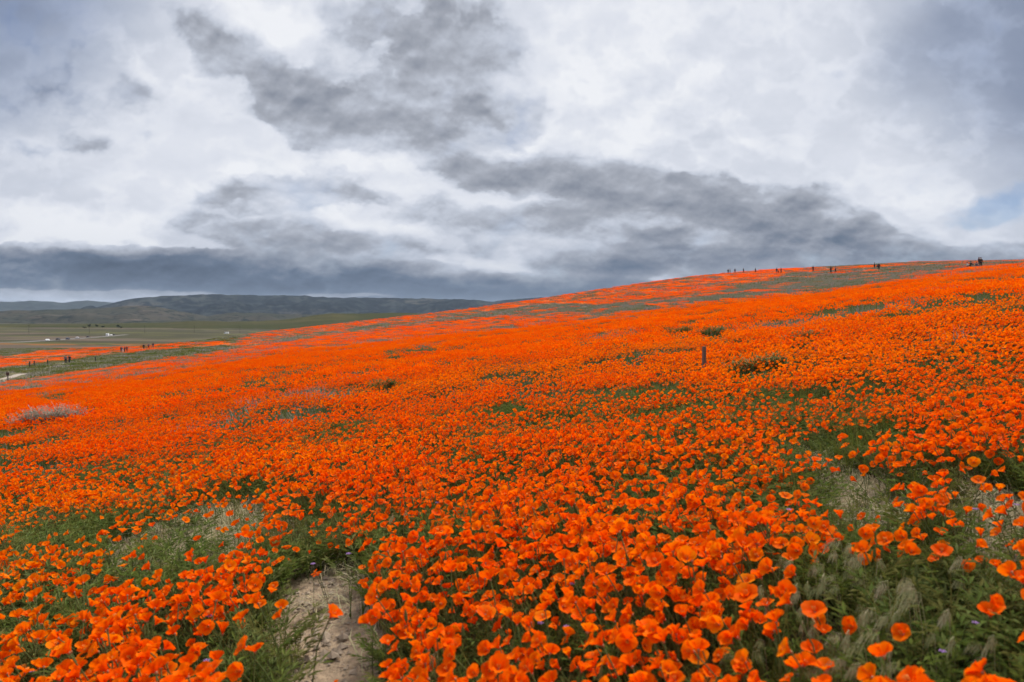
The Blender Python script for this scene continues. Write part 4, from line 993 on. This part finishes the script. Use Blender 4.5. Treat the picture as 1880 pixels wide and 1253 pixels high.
# ------------------------------------------------------------------ trees and poles across the valley
TLEAF = leafy('tree_leaf', [((.018, .028, .013), (.045, .06, .028))], .2); BARK = plain('bark', (.05, .04, .03), .95, .3, 6)
def tree(label, px, r, wid, hgt, seed, lean=0.0):
    cx, cy, cz = at_range(px, r); cz = max(cz, hill_z(cx, cy)); r_ = random.Random(seed)
    o = empty('valley_tree', (cx, cy, cz)); tag(o, label, 'tree', 'trees in the valley')
    b_ = MB(); b_.tube([(0, 0, -.5), (lean * .3, 0, hgt * .3), (lean * .6, 0, hgt * .6)], [.35, .25, .12], 6)
    for q in range(4):
        a = q * 1.7; b_.tube([(lean * .3, 0, hgt * .3), (lean + math.cos(a) * wid * .3, math.sin(a) * wid * .3, hgt * .72)], [.16, .05], 4)
    link('trunk', b_.mesh('trunk', [BARK]), o)
    l_ = MB()
    lobes = [(lean + r_.uniform(-.32, .32) * wid, r_.uniform(-.3, .3) * wid, hgt * r_.uniform(.42, .82), r_.uniform(.2, .34)) for _ in range(7)]
    for lx, ly, lz, lr in lobes:
        for _ in range(70):
            d3 = Vector((r_.gauss(0, 1), r_.gauss(0, 1), r_.gauss(0, .8))).normalized() * (r_.random() ** .4)
            p = Vector((lx, ly, lz)) + Vector((d3.x * lr * wid, d3.y * lr * wid, d3.z * lr * hgt * .6)); s_ = r_.uniform(.25, .55)
            u_ = Vector((r_.gauss(0, 1), r_.gauss(0, 1), r_.gauss(0, 1))).normalized(); w = u_.orthogonal().normalized()
            l_.add([p + u_ * s_, p + w * s_ * .6, p - u_ * s_, p - w * s_ * .6], [(0, 1, 2, 3)], 0, [r_.random()] * 4)
    link('crown', l_.mesh('crown', [TLEAF]), o)
hill_obj = [o_ for o_ in C.objects if o_.name.startswith('hills')][-1]
hco = np.empty(len(hill_obj.data.vertices) * 3, np.float32); hill_obj.data.vertices.foreach_get('co', hco); hco = hco.reshape(-1, 3)
def hill_z(xx, yy):
    k_ = np.argmin((hco[:, 0] - xx) ** 2 + (hco[:, 1] - yy) ** 2); return float(hco[k_, 2])
for lb, a, r, w, h_, sd_, ln in [('low wide dark tree, leftmost of the valley trees', 154, 1500, 6, 3.4, 701, 0), ('taller dark tree second from left among valley trees', 162.5, 1640, 5.5, 7.5, 702, 0), ('dark upright tree in the middle of the valley trees', 177.5, 1640, 5.5, 7.2, 703, 0), ('rounded dark tree right of the middle one in the valley', 187.5, 1560, 6.5, 4.8, 704, .6), ('dark leaning tree with forked top, rightmost in the valley', 217, 1500, 8, 8, 705, -1.5), ('low dark bush at the foot of the leaning valley tree', 221, 1480, 7, 4.5, 706, .5)]:
    tree(lb, a, r, w, h_, sd_, ln)
pm_ = MB(); pm_.tube([(0, 0, -.5), (0, 0, 10.5)], [.16, .11], 6); PM = pm_.mesh('pole', [BARK]); cm_ = MB(); cm_.box((0, 0, 9.6), (1.2, .07, .08)); CM = cm_.mesh('crossarm', [BARK])
for a, r, lb in [(52, 950, 'leftmost utility pole in the valley'), (163, 980, 'utility pole below the valley trees'), (265, 1010, 'utility pole standing right of the valley trees'), (356, 1040, 'utility pole in the brown middle of the valley'), (440, 1060, 'utility pole left of the white vans'), (512, 1080, 'rightmost utility pole beside the poppy hill')]:
    cx, cy, cz = at_range(a, r); o = empty('utility_pole', (cx, cy, cz), .4); tag(o, lb, 'utility pole', 'utility poles across the valley'); link('pole', PM, o); link('crossarm', CM, o)

# ------------------------------------------------------------------ people
def skin(name, nodes, edges, m, sub=1):
    """one continuous surface grown over a joint skeleton; nodes: (x, y, z, radius)"""
    me = bpy.data.meshes.new(name + '_bones'); me.from_pydata([n_[:3] for n_ in nodes], edges, [])
    o = bpy.data.objects.new(name + '_bones', me); C.objects.link(o)
    md = o.modifiers.new('skin', 'SKIN'); md.use_smooth_shade = True
    for sv_, n_ in zip(me.skin_vertices[0].data, nodes): sv_.radius = (n_[3], n_[3])
    me.skin_vertices[0].data[0].use_root = True
    s_ = o.modifiers.new('sub', 'SUBSURF'); s_.levels = sub; s_.render_levels = sub
    dg = bpy.context.evaluated_depsgraph_get(); res = bpy.data.meshes.new_from_object(o.evaluated_get(dg)); res.name = name
    bpy.data.objects.remove(o); res.materials.clear(); res.materials.append(m); return res
SKINM = plain('skin', (.42, .25, .18), .6, .05); HAIRM = plain('dark_hair', (.025, .018, .014), .7, .2)
def pose(kind):
    L = {}
    if kind == 'sit':
        L['pel'] = (0, 0, .18); L['ch'] = (0, .04, .52); L['nk'] = (0, .03, .70); L['hd'] = (0, .0, .86)
        for s_, q in ((-1, 'l'), (1, 'r')):
            L['sh' + q] = (.18 * s_, .03, .63); L['el' + q] = (.25 * s_, -.10, .40); L['wr' + q] = (.13 * s_, -.30, .38); L['hn' + q] = (.10 * s_, -.38, .39)
            L['hp' + q] = (.10 * s_, -.02, .16); L['kn' + q] = (.17 * s_, -.38, .42); L['an' + q] = (.13 * s_, -.58, .08); L['to' + q] = (.14 * s_, -.74, .04)
    else:
        st_ = .16 if kind == 'walk' else 0
        L['pel'] = (0, 0, .93); L['ch'] = (0, 0, 1.28); L['nk'] = (0, .01, 1.46); L['hd'] = (0, -.01, 1.60)
        for s_, q in ((-1, 'l'), (1, 'r')):
            a = st_ * s_
            L['sh' + q] = (.19 * s_, 0, 1.39)
            if kind == 'photo': L['el' + q] = (.30 * s_, -.10, 1.20); L['wr' + q] = (.14 * s_, -.28, 1.40); L['hn' + q] = (.07 * s_, -.33, 1.45)
            elif kind == 'akimbo': L['el' + q] = (.42 * s_, .02, 1.16); L['wr' + q] = (.24 * s_, -.08, 1.0); L['hn' + q] = (.17 * s_, -.08, .97)
            else: L['el' + q] = (.25 * s_, .03 + a * .4, 1.11); L['wr' + q] = (.27 * s_, -.06 + a * .9, .87); L['hn' + q] = (.27 * s_, -.08 + a, .78)
            L['hp' + q] = (.10 * s_, 0, .90); L['kn' + q] = (.11 * s_, -.05 - a * .6, .50); L['an' + q] = (.11 * s_, .02 - a * 1.3, .08); L['to' + q] = (.125 * s_, -.15 - a * 1.3, .04)
    return L
def person_meshes(kind):
    L = pose(kind); P3 = lambda k_, r_: (*L[k_], r_)
    n_ = [P3('pel', .12), P3('ch', .13), P3('nk', .055), (L['hd'][0], L['hd'][1], L['hd'][2] - .04, .085), (L['hd'][0], L['hd'][1], L['hd'][2] + .06, .085), (L['hd'][0], L['hd'][1] - .10, L['hd'][2] - .01, .018)]
    e = [(0, 1), (1, 2), (2, 3), (3, 4), (3, 5)]
    for q in 'lr':
        b0 = len(n_); n_ += [P3('sh' + q, .065), P3('el' + q, .045), P3('wr' + q, .032), P3('hn' + q, .038), P3('hp' + q, .095), P3('kn' + q, .062), P3('an' + q, .045), P3('to' + q, .04)]
        e += [(1, b0), (b0, b0 + 1), (b0 + 1, b0 + 2), (b0 + 2, b0 + 3), (0, b0 + 4), (b0 + 4, b0 + 5), (b0 + 5, b0 + 6), (b0 + 6, b0 + 7)]
    body = skin('person_' + kind, n_, e, SKINM)
    n2 = [P3('pel', .145), P3('ch', .165), (L['nk'][0], L['nk'][1], L['nk'][2] - .03, .08)]; e2 = [(0, 1), (1, 2)]
    for q in 'lr':
        b0 = len(n2); n2 += [P3('sh' + q, .085), P3('el' + q, .062), P3('wr' + q, .048)]; e2 += [(1, b0), (b0, b0 + 1), (b0 + 1, b0 + 2)]
    jk = skin('jacket_' + kind, n2, e2, SKINM)
    n3 = [P3('pel', .14)]; e3 = []
    for q in 'lr':
        b0 = len(n3); n3 += [P3('hp' + q, .115), P3('kn' + q, .082), P3('an' + q, .066)]; e3 += [(0, b0), (b0, b0 + 1), (b0 + 1, b0 + 2)]
    tr = skin('trousers_' + kind, n3, e3, SKINM)
    hd = L['hd']; h_ = MB(); seg = 8
    v = []; f = []
    for i in range(4):
        ph = math.pi * .58 * i / 3
        for k_ in range(seg): a = 2 * math.pi * k_ / seg; v.append((hd[0] + .112 * math.sin(ph + .02) * math.cos(a), hd[1] + .03 + .112 * math.sin(ph + .02) * math.sin(a), hd[2] + .03 + .12 * math.cos(ph)))
    for i in range(3):
        for k_ in range(seg): f.append((i * seg + k_, (i + 1) * seg + k_, (i + 1) * seg + (k_ + 1) % seg, i * seg + (k_ + 1) % seg))
    h_.add(v, f)
    return body, jk, tr, h_
KINDS_ = {k_: person_meshes(k_) for k_ in ('stand', 'walk', 'sit', 'photo', 'akimbo')}
CLOTH = {k_: plain(k_ + '_cloth', v, .9, .15, 12) for k_, v in dict(black=(.015, .015, .018), navy=(.02, .025, .045), grey=(.12, .13, .15), pale=(.5, .5, .5), maroon=(.08, .015, .02), brown=(.05, .03, .022), denim=(.06, .085, .14), red=(.3, .03, .02)).items()}
cloth_mesh = {}
def dressed(me, m, part):
    k_ = (me.name, m.name)
    if k_ not in cloth_mesh:
        c = me.copy(); c.name = part; c.materials.clear(); c.materials.append(m); cloth_mesh[k_] = c
    return cloth_mesh[k_]
HAIR = {k_: v[3].mesh('hair_' + k_, [HAIRM], True) for k_, v in KINDS_.items()}
def person(kind, top, low, label, px, row=None, r=None, turn=0.0, size=1.0, group=None):
    if row is not None and r is None: cx, cy, cz = hit(px, row)
    else: cx, cy, cz = at_range(px, r)
    body, jk, tr, _ = KINDS_[kind]
    o = link('person', body, None, (cx, cy, cz)); o.rotation_euler = (0, 0, turn); o.scale = (size,) * 3; tag(o, label, 'person', group)
    link('jacket', dressed(jk, CLOTH[top], 'jacket'), o); link('trousers', dressed(tr, CLOTH[low], 'trousers'), o); link('hair', HAIR[kind], o)
def person_at(kind, top, low, label, px, feet, tall, **kw):
    """tall: height in photo pixels, which gives the distance"""
    r = (1.72 if kind != 'sit' else 1.0) * kw.get('size', 1.0) * F / tall
    g_ = kw.pop('group')
    # the same bearing; the range where the ground shows at that row if there is one close to it
    xx, yy, zz = ray(px, feet); n_ = math.hypot(xx, yy); q = np.linspace(r * .62, min(r * 1.3, 232.0) if px > 1000 else r * 1.3, 400)
    a = H + zz / n_ * q - ground(xx / n_ * q, yy / n_ * q); k_ = int(np.argmin(np.abs(a) + .004 * np.abs(q - r))); person(kind, top, low, label, px, r=float(q[k_]), group=g_, **{**kw, 'size': kw.get('size', 1.0) * (.93 if px > 1000 else 1.0)})
HG = 'visitors along the hilltop'; LG = 'visitors on the valley trail'
person_at('walk', 'grey', 'black', 'person in dark top with pale bag, left one of the trail couple', 118.5, 668.5, 12.5, turn=.5, group=LG)
person_at('akimbo', 'black', 'navy', 'person in black with elbows out, right one of the trail couple', 125.5, 668, 13, turn=-.3, group=LG)
person_at('stand', 'navy', 'navy', 'person in navy, leftmost of the tight trail group', 221, 647.5, 8, turn=.3, group=LG)
person_at('walk', 'grey', 'pale', 'person with pale trousers in the tight trail group', 223.5, 648.5, 8, turn=1.0, group=LG)
person_at('stand', 'black', 'black', 'person in black in the middle of the tight trail group', 227.5, 647.5, 8.4, turn=-.5, group=LG)
person_at('akimbo', 'black', 'maroon', 'person in dark clothes, rightmost of the tight trail group', 231.5, 647, 7.8, turn=.2, group=LG)
person_at('walk', 'black', 'black', 'thin dark figure walking, left of the three on the trail', 262.5, 642, 7, turn=.8, group=LG)
person_at('stand', 'grey', 'maroon', 'person in grey top, middle of the three on the trail', 271.5, 641, 6.6, turn=.1, group=LG)
person_at('stand', 'maroon', 'grey', 'small dark figure, right one of the three on the trail', 280, 639.5, 6, turn=.1, group=LG)
person_at('stand', 'black', 'brown', 'lone distant dark figure far along the trail', 339, 634.5, 5, turn=.1, group=LG)
person_at('stand', 'black', 'black', 'dark figure leftmost on the hilltop skyline', 1336, 502, 7.5, turn=.3, group=HG)
person_at('stand', 'grey', 'grey', 'grey figure beside the leftmost one on the hilltop', 1339.5, 502, 7.8, turn=.9, group=HG)
person_at('stand', 'navy', 'maroon', 'figure in navy and maroon, third from left on the hilltop', 1348.5, 502.5, 8, turn=.3, group=HG)
person_at('walk', 'black', 'maroon', 'dark figure walking alone below the hilltop skyline', 1364, 502, 7, turn=1.4, group=HG)
person_at('walk', 'brown', 'maroon', 'brown clad figure walking alone further right on the slope', 1386, 502, 7, turn=1.4, group=HG)
for k_, (a, lb) in enumerate([(1411.5, 'tiny figure beyond the crest, leftmost of four heads'), (1414.5, 'tiny figure beyond the crest, second of four heads'), (1418, 'tiny figure beyond the crest, third of four heads'), (1421, 'tiny figure beyond the crest, rightmost of four heads')]):
    person('stand', ('navy', 'black', 'navy', 'grey')[k_], 'black', lb, a, r=283 + 2 * k_, turn=k_, group=HG)
person_at('stand', 'black', 'grey', 'dark parent left of the child on the slope', 1425, 503, 9, turn=.2, group=HG)
person_at('stand', 'red', 'brown', 'small child between two adults on the slope', 1428.5, 503, 5, size=.6, turn=.2, group=HG)
person_at('walk', 'maroon', 'black', 'dark parent right of the child on the slope', 1433, 503, 8.5, turn=.6, group=HG)
person_at('stand', 'black', 'maroon', 'stocky dark figure alone above the grey lupine band', 1491.5, 502.5, 6.5, turn=.4, size=.95, group=HG)
person_at('photo', 'black', 'black', 'dark figure holding a camera above the lupine band', 1524, 502.5, 9, turn=.4, group=HG)
person_at('walk', 'grey', 'brown', 'figure in grey beside the one with camera', 1532.5, 502.5, 8, turn=1.1, group=HG)
person_at('akimbo', 'black', 'black', 'black clad figure at the left of the pair on the right slope', 1604, 500, 7.5, turn=1.0, group=HG)
person_at('sit', 'black', 'denim', 'person sitting low in front of the pair on the right slope', 1609, 500.5, 4.2, turn=.4, group=HG)
person_at('stand', 'black', 'black', 'black clad figure at the right of the pair on the right slope', 1612, 499.5, 8, turn=-.8, group=HG)
person_at('sit', 'pale', 'black', 'seated person in a pale top on the right hilltop', 1774, 492, 7.5, turn=.8, group=HG)
person_at('sit', 'black', 'black', 'seated person in black beside the pale one on the hilltop', 1780.5, 493, 5.5, turn=.2, group=HG)
person_at('sit', 'denim', 'denim', 'crouching person in blue by the standing pair on the hilltop', 1791, 492.5, 7.0, turn=.2, group=HG)
person_at('stand', 'maroon', 'navy', 'standing person in maroon, left of the right hilltop pair', 1795, 492.5, 9.2, turn=.5, group=HG)
person_at('stand', 'brown', 'black', 'standing person in dark brown, rightmost on the hilltop', 1798.5, 492.5, 10.4, turn=-.4, group=HG)

# ------------------------------------------------------------------ air over the valley
m = bpy.data.materials.new('haze'); m.use_nodes = True; t = T(m.node_tree)
pv = t.n('ShaderNodeVolumePrincipled'); pv.inputs['Color'].default_value = (.62, .76, .95, 1); pv.inputs['Density'].default_value = HAZE; pv.inputs['Anisotropy'].default_value = .1
o_ = t.n('ShaderNodeOutputMaterial'); t.link(pv.outputs[0], o_.inputs['Volume'])
hb = MB(); hb.box((0, 0, 140), (16500, 16500, 225)); tag(link('haze', hb.mesh('haze', [m])), 'thin blue air lying over the valley', None, None, 'stuff')
